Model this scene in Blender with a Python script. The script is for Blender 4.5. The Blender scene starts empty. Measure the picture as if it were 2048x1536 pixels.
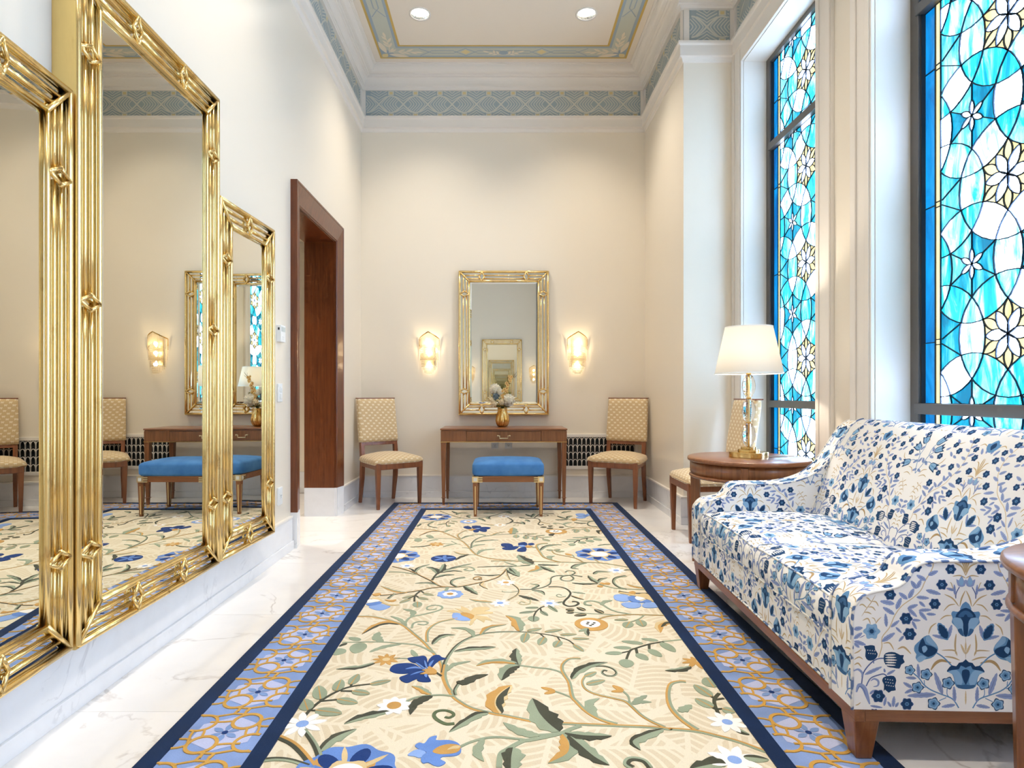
import bpy, bmesh, math, random
from mathutils import Vector, Matrix, geometry
from math import sin, cos, pi, sqrt, radians, floor

S = bpy.context.scene
COL = S.collection
# ------------------------------------------------------------------ camera
F_PX, VPX, VPY, HC = 1200.0, 1001.0, 790.0, 1.086      # focal length, vanishing point, eye height
cam_d = bpy.data.cameras.new('camera'); cam = bpy.data.objects.new('camera', cam_d); COL.objects.link(cam)
cam_d.sensor_width = 36.0; cam_d.lens = F_PX / 2048 * 36.0
cam_d.shift_x = (1024 - VPX) / 2048; cam_d.shift_y = (VPY - 768) / 2048
cam_d.clip_start = 0.05
cam.location = (0, 0, HC); cam.rotation_euler = (radians(90), 0, 0)
S.camera = cam
# ------------------------------------------------------------------ world, exposure
W = bpy.data.worlds.new('world'); S.world = W; W.use_nodes = True
wn = W.node_tree.nodes; wl = W.node_tree.links
sky = wn.new('ShaderNodeTexSky'); sky.sky_type = 'NISHITA'; sky.sun_disc = False; sky.sun_elevation = radians(50); sky.sun_rotation = radians(200)
wl.new(sky.outputs[0], wn['Background'].inputs[0]); wn['Background'].inputs[1].default_value = 0.25
S.view_settings.view_transform = 'Standard'; S.view_settings.look = 'None'
S.view_settings.gamma = 1.0; S.view_settings.use_curve_mapping = False
S.view_settings.exposure = 0.28
WIN_E = 1.0        # strength of the daylight emitted by the stained glass
DOWN_W = 132.0       # watts of a ceiling downlight
SCONCE_W = 2.0
LAMP_W = 17.0
cy = S.cycles
cy.use_denoising = True
cy.use_adaptive_sampling = True; cy.adaptive_threshold = 0.08; cy.adaptive_min_samples = 12; cy.use_light_tree = False
try: cy.denoiser = 'OPENIMAGEDENOISE'
except Exception: pass
cy.max_bounces = 20; cy.diffuse_bounces = 4; cy.glossy_bounces = 18; cy.transmission_bounces = 6; cy.transparent_max_bounces = 12
cy.sample_clamp_indirect = 6.0; cy.caustics_reflective = False; cy.caustics_refractive = False; cy.blur_glossy = 0.5

# ------------------------------------------------------------------ helpers
def at(px, py, Y):
    return Vector(((px - VPX) * Y / F_PX, Y, HC - (py - VPY) * Y / F_PX))
def srgb(r, g, b):
    f = lambda c: (c/255/12.92) if c/255 <= 0.04045 else ((c/255 + 0.055)/1.055)**2.4
    return (f(r), f(g), f(b))

def tag(o, label=None, cat=None, group=None, kind=None):
    if label: o['label'] = label
    if cat: o['category'] = cat
    if group: o['group'] = group
    if kind: o['kind'] = kind
    return o
def thing(name, label, cat, loc=(0, 0, 0), rz=0.0, group=None):
    o = bpy.data.objects.new(name, None); COL.objects.link(o)
    o.empty_display_size = 0.1; o.location = loc; o.rotation_euler = (0, 0, rz)
    return tag(o, label, cat, group)
def copy_tree(o, parent=None):
    c = o.copy(); COL.objects.link(c); c.parent = parent
    for ch in list(o.children): copy_tree(ch, c)
    return c

class MB:
    """collects faces for one mesh object"""
    def __init__(s): s.v = []; s.f = []; s.m = []; s.sm = []; s.uv = None
    def add(s, vs, fs, mi=0, smooth=False):
        b = len(s.v); s.v.extend([tuple(p) for p in vs])
        for f in fs: s.f.append(tuple(i + b for i in f)); s.m.append(mi); s.sm.append(smooth)
        return s
    def box(s, x0, x1, y0, y1, z0, z1, mi=0):
        v = [(x0,y0,z0),(x1,y0,z0),(x1,y1,z0),(x0,y1,z0),(x0,y0,z1),(x1,y0,z1),(x1,y1,z1),(x0,y1,z1)]
        return s.add(v, [(0,3,2,1),(4,5,6,7),(0,1,5,4),(1,2,6,5),(2,3,7,6),(3,0,4,7)], mi)
    def loft(s, rings, mi=0, smooth=False, caps=True, closed=True):
        n = len(rings[0]); vs = [p for r in rings for p in r]; fs = []
        for i in range(len(rings)-1):
            for j in range(n if closed else n-1):
                k = (j+1) % n
                fs.append((i*n+j, i*n+k, (i+1)*n+k, (i+1)*n+j))
        if caps and closed:
            fs.append(tuple(range(n-1, -1, -1))); fs.append(tuple((len(rings)-1)*n + j for j in range(n)))
        return s.add(vs, fs, mi, smooth)
    def taper(s, c0, c1, w0, d0, w1, d1, mi=0):
        """four sided post from c0 (w0 x d0) to c1 (w1 x d1)"""
        r = lambda c, w, d: [(c[0]-w/2,c[1]-d/2,c[2]),(c[0]+w/2,c[1]-d/2,c[2]),(c[0]+w/2,c[1]+d/2,c[2]),(c[0]-w/2,c[1]+d/2,c[2])]
        return s.loft([r(c0,w0,d0), r(c1,w1,d1)], mi)
    def tube(s, pts, r, n=8, mi=0, caps=True, smooth=True, closed=False):
        P = [Vector(p) for p in pts]; rings = []
        N = len(P); up = None
        for i in range(N):
            if closed: t = P[(i+1) % N] - P[i-1]
            else: t = (P[min(i+1, N-1)] - P[max(i-1, 0)])
            t.normalize()
            if up is None:
                up = Vector((0,0,1)) if abs(t.z) < 0.9 else Vector((1,0,0))
            a = t.cross(up)
            if a.length < 1e-6: a = t.orthogonal()
            a.normalize(); b = t.cross(a); up = -b if False else a.cross(t)
            rr = r[i] if isinstance(r, (list, tuple)) else r
            rings.append([P[i] + a*(cos(2*pi*k/n)*rr) + b*(sin(2*pi*k/n)*rr) for k in range(n)])
        if closed: rings.append(rings[0])
        return s.loft(rings, mi, smooth, caps and not closed)
    def lathe(s, prof, n=24, c=(0,0,0), mi=0, smooth=True, caps=True):
        rings = [[(c[0]+r*cos(2*pi*k/n), c[1]+r*sin(2*pi*k/n), c[2]+z) for k in range(n)] for r, z in prof]
        return s.loft(rings, mi, smooth, caps)
    def ball(s, c, r, n=8, m=6, mi=0, sc=(1,1,1)):
        prof = [(max(1e-4, sin(pi*i/m)), -cos(pi*i/m)) for i in range(m+1)]
        rings = [[(c[0]+r*sc[0]*a*cos(2*pi*k/n), c[1]+r*sc[1]*a*sin(2*pi*k/n), c[2]+r*sc[2]*z) for k in range(n)] for a, z in prof]
        return s.loft(rings, mi, True, False)
    def prism(s, poly, fn, h0, h1, mi=0, smooth=False):
        """2-D polygon extruded; fn(u,v,h)->xyz"""
        n = len(poly)
        vs = [fn(u, v, h0) for u, v in poly] + [fn(u, v, h1) for u, v in poly]
        fs = [(i, (i+1) % n, n+(i+1) % n, n+i) for i in range(n)]
        tris = geometry.tessellate_polygon([[Vector((u, v, 0)) for u, v in poly]])
        fs2 = [tuple(t) for t in tris] + [tuple(n+i for i in reversed(t)) for t in tris]
        s.add(vs, fs, mi, smooth)
        b = len(s.v) - 2*n
        for f in fs2: s.f.append(tuple(i+b for i in f)); s.m.append(mi); s.sm.append(False)
        return s
    def build(s, name, mats, parent=None, loc=None, bevel=0.0, seg=2, fix=True):
        me = bpy.data.meshes.new(name); me.from_pydata(s.v, [], s.f)
        mats = mats if isinstance(mats, (list, tuple)) else [mats]
        for m in mats: me.materials.append(m)
        me.polygons.foreach_set('material_index', s.m); me.polygons.foreach_set('use_smooth', s.sm)
        if s.uv:
            ul = me.uv_layers.new(name='UVMap')
            flat = []
            for f in s.f:
                for i in f: flat.extend(s.uv[i])
            ul.data.foreach_set('uv', flat)
        if fix:
            bm = bmesh.new(); bm.from_mesh(me); bmesh.ops.recalc_face_normals(bm, faces=bm.faces); bm.to_mesh(me); bm.free()
        me.update()
        o = bpy.data.objects.new(name, me); COL.objects.link(o)
        if parent is not None: o.parent = parent
        if loc is not None: o.location = loc
        if bevel:
            md = o.modifiers.new('bevel', 'BEVEL'); md.width = bevel; md.segments = seg; md.limit_method = 'ANGLE'; md.angle_limit = radians(35)
            md.harden_normals = False
        return o

def struct(name, mb, mats, label, **k):
    o = mb.build(name, mats, **k)
    return tag(o, label, kind='structure')

def catmull(pts, n=6, closed=False):
    P = [tuple(p) for p in pts]; N = len(P); out = []
    if N < 3 and not closed: return [tuple(a + (b-a)*i/n for a, b in zip(P[0], P[1])) for i in range(n+1)] if N == 2 else P
    rng = range(N) if closed else range(N-1)
    for i in rng:
        if closed: p0, p1, p2, p3 = P[i-1], P[i], P[(i+1) % N], P[(i+2) % N]
        else: p0, p1, p2, p3 = P[max(i-1, 0)], P[i], P[i+1], P[min(i+2, N-1)]
        for k in range(n):
            t = k/n
            out.append(tuple(0.5*((2*b) + (c-a)*t + (2*a-5*b+4*c-d)*t*t + (3*b-a-3*c+d)*t**3) for a, b, c, d in zip(p0, p1, p2, p3)))
    if not closed: out.append(P[-1])
    return out

# ------------------------------------------------------------------ node helpers
class Nd:
    """tiny expression builder for shader maths"""
    def __init__(s, nt, sock): s.nt = nt; s.k = sock
    def _op(s, op, *o):
        n = s.nt.nodes.new('ShaderNodeMath'); n.operation = op
        for i, x in enumerate((s,) + o):
            if isinstance(x, Nd): s.nt.links.new(x.k, n.inputs[i])
            else: n.inputs[i].default_value = x
        return Nd(s.nt, n.outputs[0])
    def __add__(s, o): return s._op('ADD', o)
    def __sub__(s, o): return s._op('SUBTRACT', o)
    def __mul__(s, o): return s._op('MULTIPLY', o)
    def __truediv__(s, o): return s._op('DIVIDE', o)
    def lt(s, o): return s._op('LESS_THAN', o)
    def gt(s, o): return s._op('GREATER_THAN', o)
    def abs(s): return s._op('ABSOLUTE')
    def sin(s): return s._op('SINE')
    def floor(s): return s._op('FLOOR')
    def fract(s): return s._op('FRACT')
    def mod(s, o): return s._op('FLOORED_MODULO', o)
    def max(s, o): return s._op('MAXIMUM', o)
    def min(s, o): return s._op('MINIMUM', o)
    def pow(s, o): return s._op('POWER', o)
    def sqrt(s): return s._op('SQRT')

class M:
    """material builder around a Principled BSDF"""
    def __init__(s, name, col=(0.8,0.8,0.8), rough=0.5, metal=0.0, spec=0.5, **k):
        s.m = bpy.data.materials.new(name); s.m.use_nodes = True; s.nt = s.m.node_tree
        s.b = s.nt.nodes['Principled BSDF']; s.out = s.nt.nodes['Material Output']
        s.b.inputs['Base Color'].default_value = (*col, 1); s.b.inputs['Roughness'].default_value = rough
        s.b.inputs['Metallic'].default_value = metal; s.b.inputs['Specular IOR Level'].default_value = spec
        for a, v in k.items(): s.b.inputs[a.replace('_', ' ')].default_value = v
    def new(s, t, **k):
        n = s.nt.nodes.new(t)
        for a, v in k.items(): setattr(n, a, v)
        return n
    def link(s, a, b): s.nt.links.new(a, b)
    def coord(s, which='Object', scale=(1,1,1), loc=(0,0,0), rot=(0,0,0)):
        c = s.new('ShaderNodeTexCoord'); mp = s.new('ShaderNodeMapping')
        s.link(c.outputs[which], mp.inputs[0]); mp.inputs['Scale'].default_value = scale
        mp.inputs['Location'].default_value = loc; mp.inputs['Rotation'].default_value = rot
        return mp.outputs[0]
    def noise(s, vec, scale=5, detail=3, rough=0.5, dist=0.0):
        n = s.new('ShaderNodeTexNoise'); s.link(vec, n.inputs['Vector'])
        n.inputs['Scale'].default_value = scale; n.inputs['Detail'].default_value = detail
        n.inputs['Roughness'].default_value = rough; n.inputs['Distortion'].default_value = dist
        return n.outputs['Fac']
    def ramp(s, fac, stops):
        r = s.new('ShaderNodeValToRGB'); s.link(fac, r.inputs[0]); e = r.color_ramp.elements
        while len(e) < len(stops): e.new(0.5)
        for el, (p, c) in zip(e, stops): el.position = p; el.color = (*c, 1)
        return r.outputs[0]
    def mix(s, fac, a, b, mode='MIX'):
        n = s.new('ShaderNodeMix', data_type='RGBA', blend_type=mode)
        for i, x in ((0, fac), (6, a), (7, b)):
            if isinstance(x, (int, float)): n.inputs[i].default_value = x
            elif isinstance(x, tuple): n.inputs[i].default_value = (*x, 1)
            else: s.link(x.k if isinstance(x, Nd) else x, n.inputs[i])
        return n.outputs[2]
    def col(s, sock): s.link(sock, s.b.inputs['Base Color']); return s
    def rough(s, fac, lo, hi):
        r = s.new('ShaderNodeMapRange'); s.link(fac, r.inputs[0]); r.inputs[3].default_value = lo; r.inputs[4].default_value = hi
        s.link(r.outputs[0], s.b.inputs['Roughness']); return s
    def bump(s, h, strength=0.2, dist=0.01):
        b = s.new('ShaderNodeBump'); b.inputs['Strength'].default_value = strength; b.inputs['Distance'].default_value = dist
        s.link(h, b.inputs['Height']); s.link(b.outputs[0], s.b.inputs['Normal']); return s

# ------------------------------------------------------------------ materials
def paint(name, col, rough=0.35):
    m = M(name, col, rough, spec=0.4); n = m.noise(m.coord(scale=(1,1,1)), 60, 2)
    m.bump(n, 0.03, 0.002); return m.m
m_wall = paint('cream wall paint', srgb(240, 230, 213), 0.27)
m_trim = paint('white trim paint', srgb(238, 231, 222), 0.35)
m_ceil = paint('ceiling paint', srgb(236, 224, 208), 0.6)
m_white = M('white plastic', srgb(240, 240, 238), 0.3).m
m_black = M('black recess', (0.006, 0.006, 0.007), 0.8).m
m_dark = M('dark slot', (0.03, 0.03, 0.03), 0.6).m

def wood(name, c0, c1, rough=0.28, axis=2, scale=9):
    m = M(name, c0, rough, spec=0.45)
    sc = [scale*6]*3; sc[axis] = scale*0.35
    v = m.coord(scale=tuple(sc)); n = m.noise(v, 1.0, 5, 0.6, 0.6)
    m.col(m.ramp(n, [(0.25, c0), (0.75, c1)])); m.bump(n, 0.04, 0.002)
    m.b.inputs['Coat Weight'].default_value = 0.25; m.b.inputs['Coat Roughness'].default_value = 0.15
    return m.m
W0, W1 = srgb(112, 65, 34), srgb(156, 99, 58)
m_wood_z = wood('walnut upright grain', W0, W1, axis=2)
m_wood_x = wood('walnut lengthwise grain', W0, W1, axis=0)
m_wood_y = wood('walnut cross grain', W0, W1, axis=1)
m_door = wood('dark door walnut', srgb(84, 39, 15), srgb(124, 64, 28), 0.3, 2)
m_chair = wood('chair walnut', srgb(112, 62, 34), srgb(150, 90, 54), 0.32, 2)

def gold(name, c0, c1, r0, r1, sc=14):
    m = M(name, c0, 0.25, 1.0); v = m.coord(scale=(1,1,0.35)); n = m.noise(v, sc, 6, 0.65)
    m.col(m.ramp(n, [(0.24, c1), (0.42, c0), (0.8, tuple(min(1, x*1.12) for x in c0))])); m.rough(n, r1, r0)
    n2 = m.noise(v, sc*5, 3); m.bump(n2, 0.035, 0.001); return m.m
m_gold = gold('gilded moulding', srgb(240, 212, 148), srgb(176, 130, 70), 0.14, 0.34)
m_goldflat = gold('gilded side board', srgb(236, 206, 136), srgb(196, 150, 80), 0.3, 0.45, 6)
m_brass = M('polished brass', srgb(214, 176, 108), 0.22, 1.0).m
m_brassl = M('pale brass', srgb(236, 214, 164), 0.3, 1.0).m
m_bead = M('ivory inlay', srgb(226, 224, 214), 0.3).m
m_mirror = M('mirror silver', (0.84, 0.845, 0.79), 0.0, 1.0).m
m_chrome = M('chrome', (0.85, 0.85, 0.85), 0.08, 1.0).m

def marble(name, base, vein, vs=1.0, rough=0.08, amount=0.5, rnd=True):
    m = M(name, base, rough, spec=0.5)
    v = m.coord(scale=(1,1,1))
    if rnd:
        oi = m.new('ShaderNodeObjectInfo'); mm = m.new('ShaderNodeVectorMath', operation='MULTIPLY'); mm.inputs[1].default_value = (37, 23, 11)
        cb = m.new('ShaderNodeCombineXYZ')
        for i in range(3): m.link(oi.outputs['Random'], cb.inputs[i])
        m.link(cb.outputs[0], mm.inputs[0]); ad = m.new('ShaderNodeVectorMath', operation='ADD')
        m.link(v, ad.inputs[0]); m.link(mm.outputs[0], ad.inputs[1]); v = ad.outputs[0]
    n1 = Nd(m.nt, m.noise(v, 1.6*vs, 6, 0.55, 0.8)); band = (n1 - 0.5).abs()
    thin = m.ramp(band.k, [(0.0, (1,1,1)), (0.006, (0.6,0.6,0.6)), (0.017, (0,0,0))])
    n2 = m.noise(v, 1.1*vs, 4, 0.6, 0.3); msk = m.ramp(n2, [(0.5, (0,0,0)), (0.66, (1,1,1))])
    f = m.mix(1.0, thin, msk, 'MULTIPLY')
    n3 = m.noise(v, 3*vs, 5, 0.6, 0.5)
    cl = m.ramp(n3, [(0.3, tuple(c*0.93 for c in base)), (0.7, base)])
    fa = m.new('ShaderNodeMath', operation='MULTIPLY'); m.link(f, fa.inputs[0]); fa.inputs[1].default_value = amount
    m.col(m.mix(fa.outputs[0], cl, vein)); return m.m
m_floor = marble('polished white marble', srgb(250, 246, 242), srgb(120, 92, 66), 1.0, 0.06, 0.6)
m_base = marble('grey veined marble', srgb(240, 240, 242), srgb(168, 165, 170), 2.2, 0.14, 0.4, False)
m_joint = M('floor joint', srgb(196, 188, 180), 0.5).m
# ================================================================== THE ROOM
XL, XR, XW, YB, YR, YF = -1.485, 1.539, 1.972, 6.39, 5.046, -1.8    # left, right, window wall, back, return, front
ZC, ZF0, ZF1, ZM = 4.525, 4.04, 4.32, 3.905                           # ceiling, frieze, moulding foot
DO0, DO1, DOZ = 4.383, 5.372, 2.459                                   # door opening
WIN = [(3.721, 4.869), (2.011, 3.159), (0.301, 1.449)]                # window openings; the last is the added, unseen window
WZ0, WZ1 = 0.42, 3.795
WT = 0.30

# floor: joint bed and single tiles
fl = MB().box(-3.2, 2.4, -2.1, 6.7, -0.12, -0.004); floor_o = struct('floor', fl, m_joint, 'polished white marble floor with faint brown veins')
TS = 0.91; x0 = -0.9 - 3*TS; y0 = 2.058 - 5*TS
tile_me = None
for i in range(7):
    for j in range(10):
        xa, ya = x0 + i*TS, y0 + j*TS
        if xa + TS < -3.2 or xa > XW + 0.1 or ya + TS < YF - .1 or ya > YB + 0.1: continue
        if tile_me is None:
            h = TS/2 - 0.0008
            o = MB().box(-h, h, -h, h, -0.012, 0.0).build('tile', m_floor, floor_o, (xa+TS/2, ya+TS/2, 0)); tile_me = o.data
        else:
            o = bpy.data.objects.new('tile', tile_me); COL.objects.link(o); o.parent = floor_o; o.location = (xa+TS/2, ya+TS/2, 0)

# walls
def wall_with_openings(mb, fn, u0, u1, z0, z1, ops, t0, t1):
    """fn(u,h,z): slab with rectangular openings (u0,u1,z0,z1), sorted"""
    def bx(a, b, c, d):
        if b - a < 1e-5 or d - c < 1e-5: return
        v = [fn(a,t0,c), fn(b,t0,c), fn(b,t1,c), fn(a,t1,c), fn(a,t0,d), fn(b,t0,d), fn(b,t1,d), fn(a,t1,d)]
        mb.add(v, [(0,3,2,1),(4,5,6,7),(0,1,5,4),(1,2,6,5),(2,3,7,6),(3,0,4,7)])
    cur = u0
    for a, b, c, d in ops:
        bx(cur, a, z0, z1); bx(a, b, z0, c); bx(a, b, d, z1); cur = b
    bx(cur, u1, z0, z1)
mb = MB(); wall_with_openings(mb, lambda u, h, z: (XL - h, u, z), YF, YB, 0, ZC, [(DO0, DO1, -0.001, DOZ)], 0, 0.25)
wall_left = struct('wall_left', mb, m_wall, 'cream painted long wall holding three tall mirrors and the doorway')
wall_back = struct('wall_back', MB().box(XL-0.25, XR+0.0, YB, YB+0.2, 0, ZC), m_wall, 'cream painted end wall behind the console table')
wall_right = struct('wall_right', MB().box(XR, XW+WT, YR, YB+0.2, 0, ZC), m_wall, 'cream painted wall jog between end wall and window bay')
mb = MB(); wall_with_openings(mb, lambda u, h, z: (XW + h, u, z), YF, YR, 0, ZC, [(a, b, WZ0, WZ1) for a, b in sorted(WIN)], 0, WT)
wall_window = struct('wall_window', mb, m_wall, 'cream wall pierced by the stained glass windows')
wall_front = struct('wall_front', MB().box(XL-0.25, XW+WT, YF-0.2, YF, 0, ZC), m_wall, 'cream end wall opposite, seen only in the mirror')
ceil = struct('ceiling', MB().box(XL-0.3, XW+WT, YF-0.2, YB+0.2, ZC, ZC+0.15), m_ceil, 'pale cream ceiling with a painted border')

# corridor behind the doorway
mb = MB()
mb.box(-3.25, -3.15, 3.2, 6.9, 0, 2.9); mb.box(-3.25, XL-0.25, 6.7, 6.8, 0, 2.9); mb.box(-3.25, XL-0.25, 3.2, 3.3, 0, 2.9); mb.box(-3.25, XL-0.25, 3.2, 6.8, 2.8, 2.9)
wall_corr = struct('wall_corridor', mb, m_wall, 'warm cream corridor walls beyond the dark doorway')
mb = MB().box(-3.15, XL-0.25, 6.675, 6.70, 0, 0.23).box(-3.15, -3.125, 3.3, 6.7, 0, 0.23).box(-3.15, XL-0.25, 6.66, 6.7, 0, 0.06)
struct('baseboard_corridor', mb, m_base, 'marble skirting along the corridor wall')

# ---- perimeter mouldings: sweep a (p,z) profile round the room with mitred corners
PER = [(XL, YF), (XL, YB), (XR, YB), (XR, YR), (XW, YR), (XW, YF)]     # interior on the right-hand side of travel
def inset(p):
    n = len(PER); out = []
    for i in range(n):
        a, b, c = Vector(PER[i-1]), Vector(PER[i]), Vector(PER[(i+1) % n])
        d1 = (b-a).normalized(); d2 = (c-b).normalized()
        n1 = Vector((d1.y, -d1.x)); n2 = Vector((d2.y, -d2.x))
        k = (n1 + n2) / max(1e-6, 1 + n1.dot(n2))
        out.append(b + k*p)
    return out
def sweep(prof, runs=None):
    mb = MB(); n = len(PER); rings = [inset(p) for p, z in prof]
    for i in (runs if runs is not None else range(n)):
        j = (i+1) % n
        for k in range(len(prof)-1):
            v = [(*rings[k][i], prof[k][1]), (*rings[k][j], prof[k][1]), (*rings[k+1][j], prof[k+1][1]), (*rings[k+1][i], prof[k+1][1])]
            mb.add(v, [(0, 1, 2, 3)])
    return mb
low = [(0, 3.88), (0.010, 3.885), (0.016, 3.905), (0.020, 3.915), (0.040, 3.920), (0.040, 4.005), (0.046, 4.012), (0.058, 4.016), (0.058, 4.036), (0.014, 4.04), (0.010, 4.04), (0, 4.04)]
struct('trim_1', sweep(low), m_trim, 'white moulding running round the room below the stencilled frieze', fix=False)
cov = [(0, 4.32), (0.030, 4.32), (0.034, 4.333), (0.042, 4.336), (0.044, 4.346), (0.056, 4.350)]
cov += [(0.056 + 0.03*(1-cos(t*pi/2/5)), 4.35 + 0.075*sin(t*pi/2/5)) for t in range(1, 6)]
cov += [(0.092, 4.425), (0.092, 4.436), (0.112, 4.440), (0.112, 4.448), (0.128, 4.450)]
cov += [(0.128 + 0.045*sin(t*pi/2/5), 4.45 + 0.05*(1-cos(t*pi/2/5))) for t in range(1, 6)]
cov += [(0.178, 4.50), (0.178, 4.512), (0.196, 4.514), (0.196, 4.5249), (0, 4.5249)]
struct('trim_2', sweep(cov), m_trim, 'white stepped crown cornice under the ceiling', fix=False)
# frieze field with white corner stiles
m_frieze = M('frieze slate blue', srgb(168, 181, 185), 0.55).m
m_frcream = M('frieze stencil cream', srgb(218, 216, 204), 0.55).m
m_fryel = M('frieze stencil yellow', srgb(224, 206, 152), 0.55).m
frieze = struct('trim_3', sweep([(0.002, 4.04), (0.002, 4.32)]), m_frieze, 'slate blue stencilled frieze band of fans below the cornice', fix=False)

def ribbon(pts, w):
    """flat polygon along a 2-D polyline; w scalar or list"""
    n = len(pts); L = []; R = []
    for i in range(n):
        a = pts[max(i-1, 0)]; b = pts[min(i+1, n-1)]
        dx, dy = b[0]-a[0], b[1]-a[1]; l = sqrt(dx*dx+dy*dy) or 1e-9
        ww = (w[i] if isinstance(w, (list, tuple)) else w)/2
        nx, ny = -dy/l*ww, dx/l*ww
        L.append((pts[i][0]+nx, pts[i][1]+ny)); R.append((pts[i][0]-nx, pts[i][1]-ny))
    return L, R
_rc = [0]
def rib_faces(mb, pts, w, fn, h, mi=0):
    _rc[0] = (_rc[0] + 7) % 40; h = h + 1.2e-5*_rc[0]      # overlapping strokes never share a plane
    L, R = ribbon(pts, w); n = len(pts)
    vs = [fn(u, v, h) for u, v in L] + [fn(u, v, h) for u, v in R]
    mb.add(vs, [(i, i+1, n+i+1, n+i) for i in range(n-1)], mi)

def frieze_run(name, fn, L, off=0.0, end=0.05):
    """fan stencil strokes on a band of length L; fn(u, z, h)"""
    P = 0.52; hp = P/4; zc, hz = 4.18, 0.14
    mb = MB()
    lo, hi = end, L - end
    def stroke(pts, w, mi=0):
        run = []
        for p in pts:
            if lo <= p[0] <= hi and ZF0 <= p[1] <= ZF1: run.append(p)
            else:
                if len(run) > 1: rib_faces(mb, run, w, fn, 0.0035, mi)
                run = []
        if len(run) > 1: rib_faces(mb, run, w, fn, 0.0035, mi)
    k0 = int((lo - off)/P) - 2; k1 = int((hi - off)/P) + 2
    for k in range(k0, k1+1):
        for half in (0, 1):
            c = off + k*P + half*P/2                      # a crossing point
            for sgn in (1, -1):
                # scalloped outlines that cross at c
                crv = [(c + t/12*P/2, zc + sgn*0.088*sin(pi*t/12)) for t in range(13)]
                stroke(crv, 0.015)
            eye0, eye1 = c, c + P/2
            d = 1 if half == 0 else -1                     # where the fan's tip points
            tip = eye0 if d == 1 else eye1
            for q in range(1, 7):
                a = q/7
                for sgn in (1, -1):
                    x_ax = tip + d*a*P/2*0.78; x_ed = x_ax + d*P*0.13
                    pts = []
                    for t in range(11):
                        s = t/10; x = x_ax + d*0.085*s**1.25
                        e = 0.082*max(0, sin(pi*min(1, max(0, (x-eye0)/(P/2)))))
                        if s*0.092 > e: break
                        pts.append((x, zc + sgn*s*0.092))
                    stroke(pts, 0.0075)
            # fans above and below each crossing
            for sgn in (1, -1):
                for q in range(0, 5):
                    z_ax = zc + sgn*(0.034 + q*0.027)
                    for s2 in (1, -1):
                        pts = []
                        for t in range(7):
                            s = t/6; x = c + s2*s*0.088
                            z = z_ax + sgn*0.052*s**0.8
                            pts.append((x, z))
                        stroke(pts, 0.008)
                xx = c + P/4
                if lo < xx - 0.03 and xx + 0.03 < hi:
                    za = zc + sgn*0.118
                    w = 0.030
                    mb.add([fn(xx-w, za-0.022, 0.004), fn(xx+w, za-0.022, 0.004), fn(xx+w, za+0.022, 0.004), fn(xx-w, za+0.022, 0.004)], [(0,1,2,3)], 0)
                    w = 0.017
                    mb.add([fn(xx-w, za-0.013, 0.0045), fn(xx+w, za-0.013, 0.0045), fn(xx+w, za+0.013, 0.0045), fn(xx-w, za+0.013, 0.0045)], [(0,1,2,3)], 1)
    mb.build(name, [m_frcream, m_fryel], frieze, fix=False)
    st = MB()
    for a, b in ((0, end), (L-end, L)):
        v = [fn(a, ZF0, 0.001), fn(b, ZF0, 0.001), fn(b, ZF1, 0.001), fn(a, ZF1, 0.001), fn(a, ZF0, 0.014), fn(b, ZF0, 0.014), fn(b, ZF1, 0.014), fn(a, ZF1, 0.014)]
        st.add(v, [(0,3,2,1),(4,5,6,7),(0,1,5,4),(1,2,6,5),(2,3,7,6),(3,0,4,7)])
    st.build('corner_stile', m_trim, frieze)
frieze_run('fan_stencil', lambda u, z, h: (XL + u, YB - h, z), XR - XL, off=0.19)
frieze_run('fan_stencil', lambda u, z, h: (XL + h, YB - u, z), YB - YF, off=0.1)
frieze_run('fan_stencil', lambda u, z, h: (XR - h, YB - u, z), YB - YR, off=0.1)
frieze_run('fan_stencil', lambda u, z, h: (XR + u, YR - h, z), XW - XR, off=0.195, end=0.045)
frieze_run('fan_stencil', lambda u, z, h: (XW - h, YR - u, z), YR - YF, off=0.1)
frieze_run('fan_stencil', lambda u, z, h: (XW - u, YF + h, z), XW - XL, off=0.1)

# skirting boards of marble with a white cap
def skirt(name, runs, label, cut=None):
    mb = MB(); mc = MB()
    for (xa, ya, xb, yb, nx, ny) in runs:
        for (t, za, zb, b) in ((0.030, 0, 0.062, mb), (0.020, 0.062, 0.222, mb), (0.026, 0.222, 0.236, mc)):
            x0_, x1_ = sorted((xa, xb)); y0_, y1_ = sorted((ya, yb))
            if nx: x0_, x1_ = sorted((xa, xa + nx*t))
            if ny: y0_, y1_ = sorted((ya, ya + ny*t))
            b.box(x0_, x1_, y0_, y1_, za, zb)
    o = struct(name, mb, m_base, label, bevel=0.002)
    mc.build('skirting_cap', m_trim, o, bevel=0.002)
skirt('baseboard_left', [(XL, YF, XL, DO0-0.155, 1, 0), (XL, DO1+0.155, XL, YB, 1, 0)], 'pale marble skirting below the long mirrors')
skirt('baseboard_back', [(XL+.03, YB, XR-.03, YB, 0, -1)], 'pale marble skirting along the end wall')
skirt('baseboard_right', [(XR, YR, XR, YB, -1, 0), (XR-0.03, YR, XW, YR, 0, -1)], 'pale marble skirting round the wall jog')
skirt('baseboard_window', [(XW, YF, XW, YR-.03, -1, 0)], 'pale marble skirting below the windows')

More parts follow.
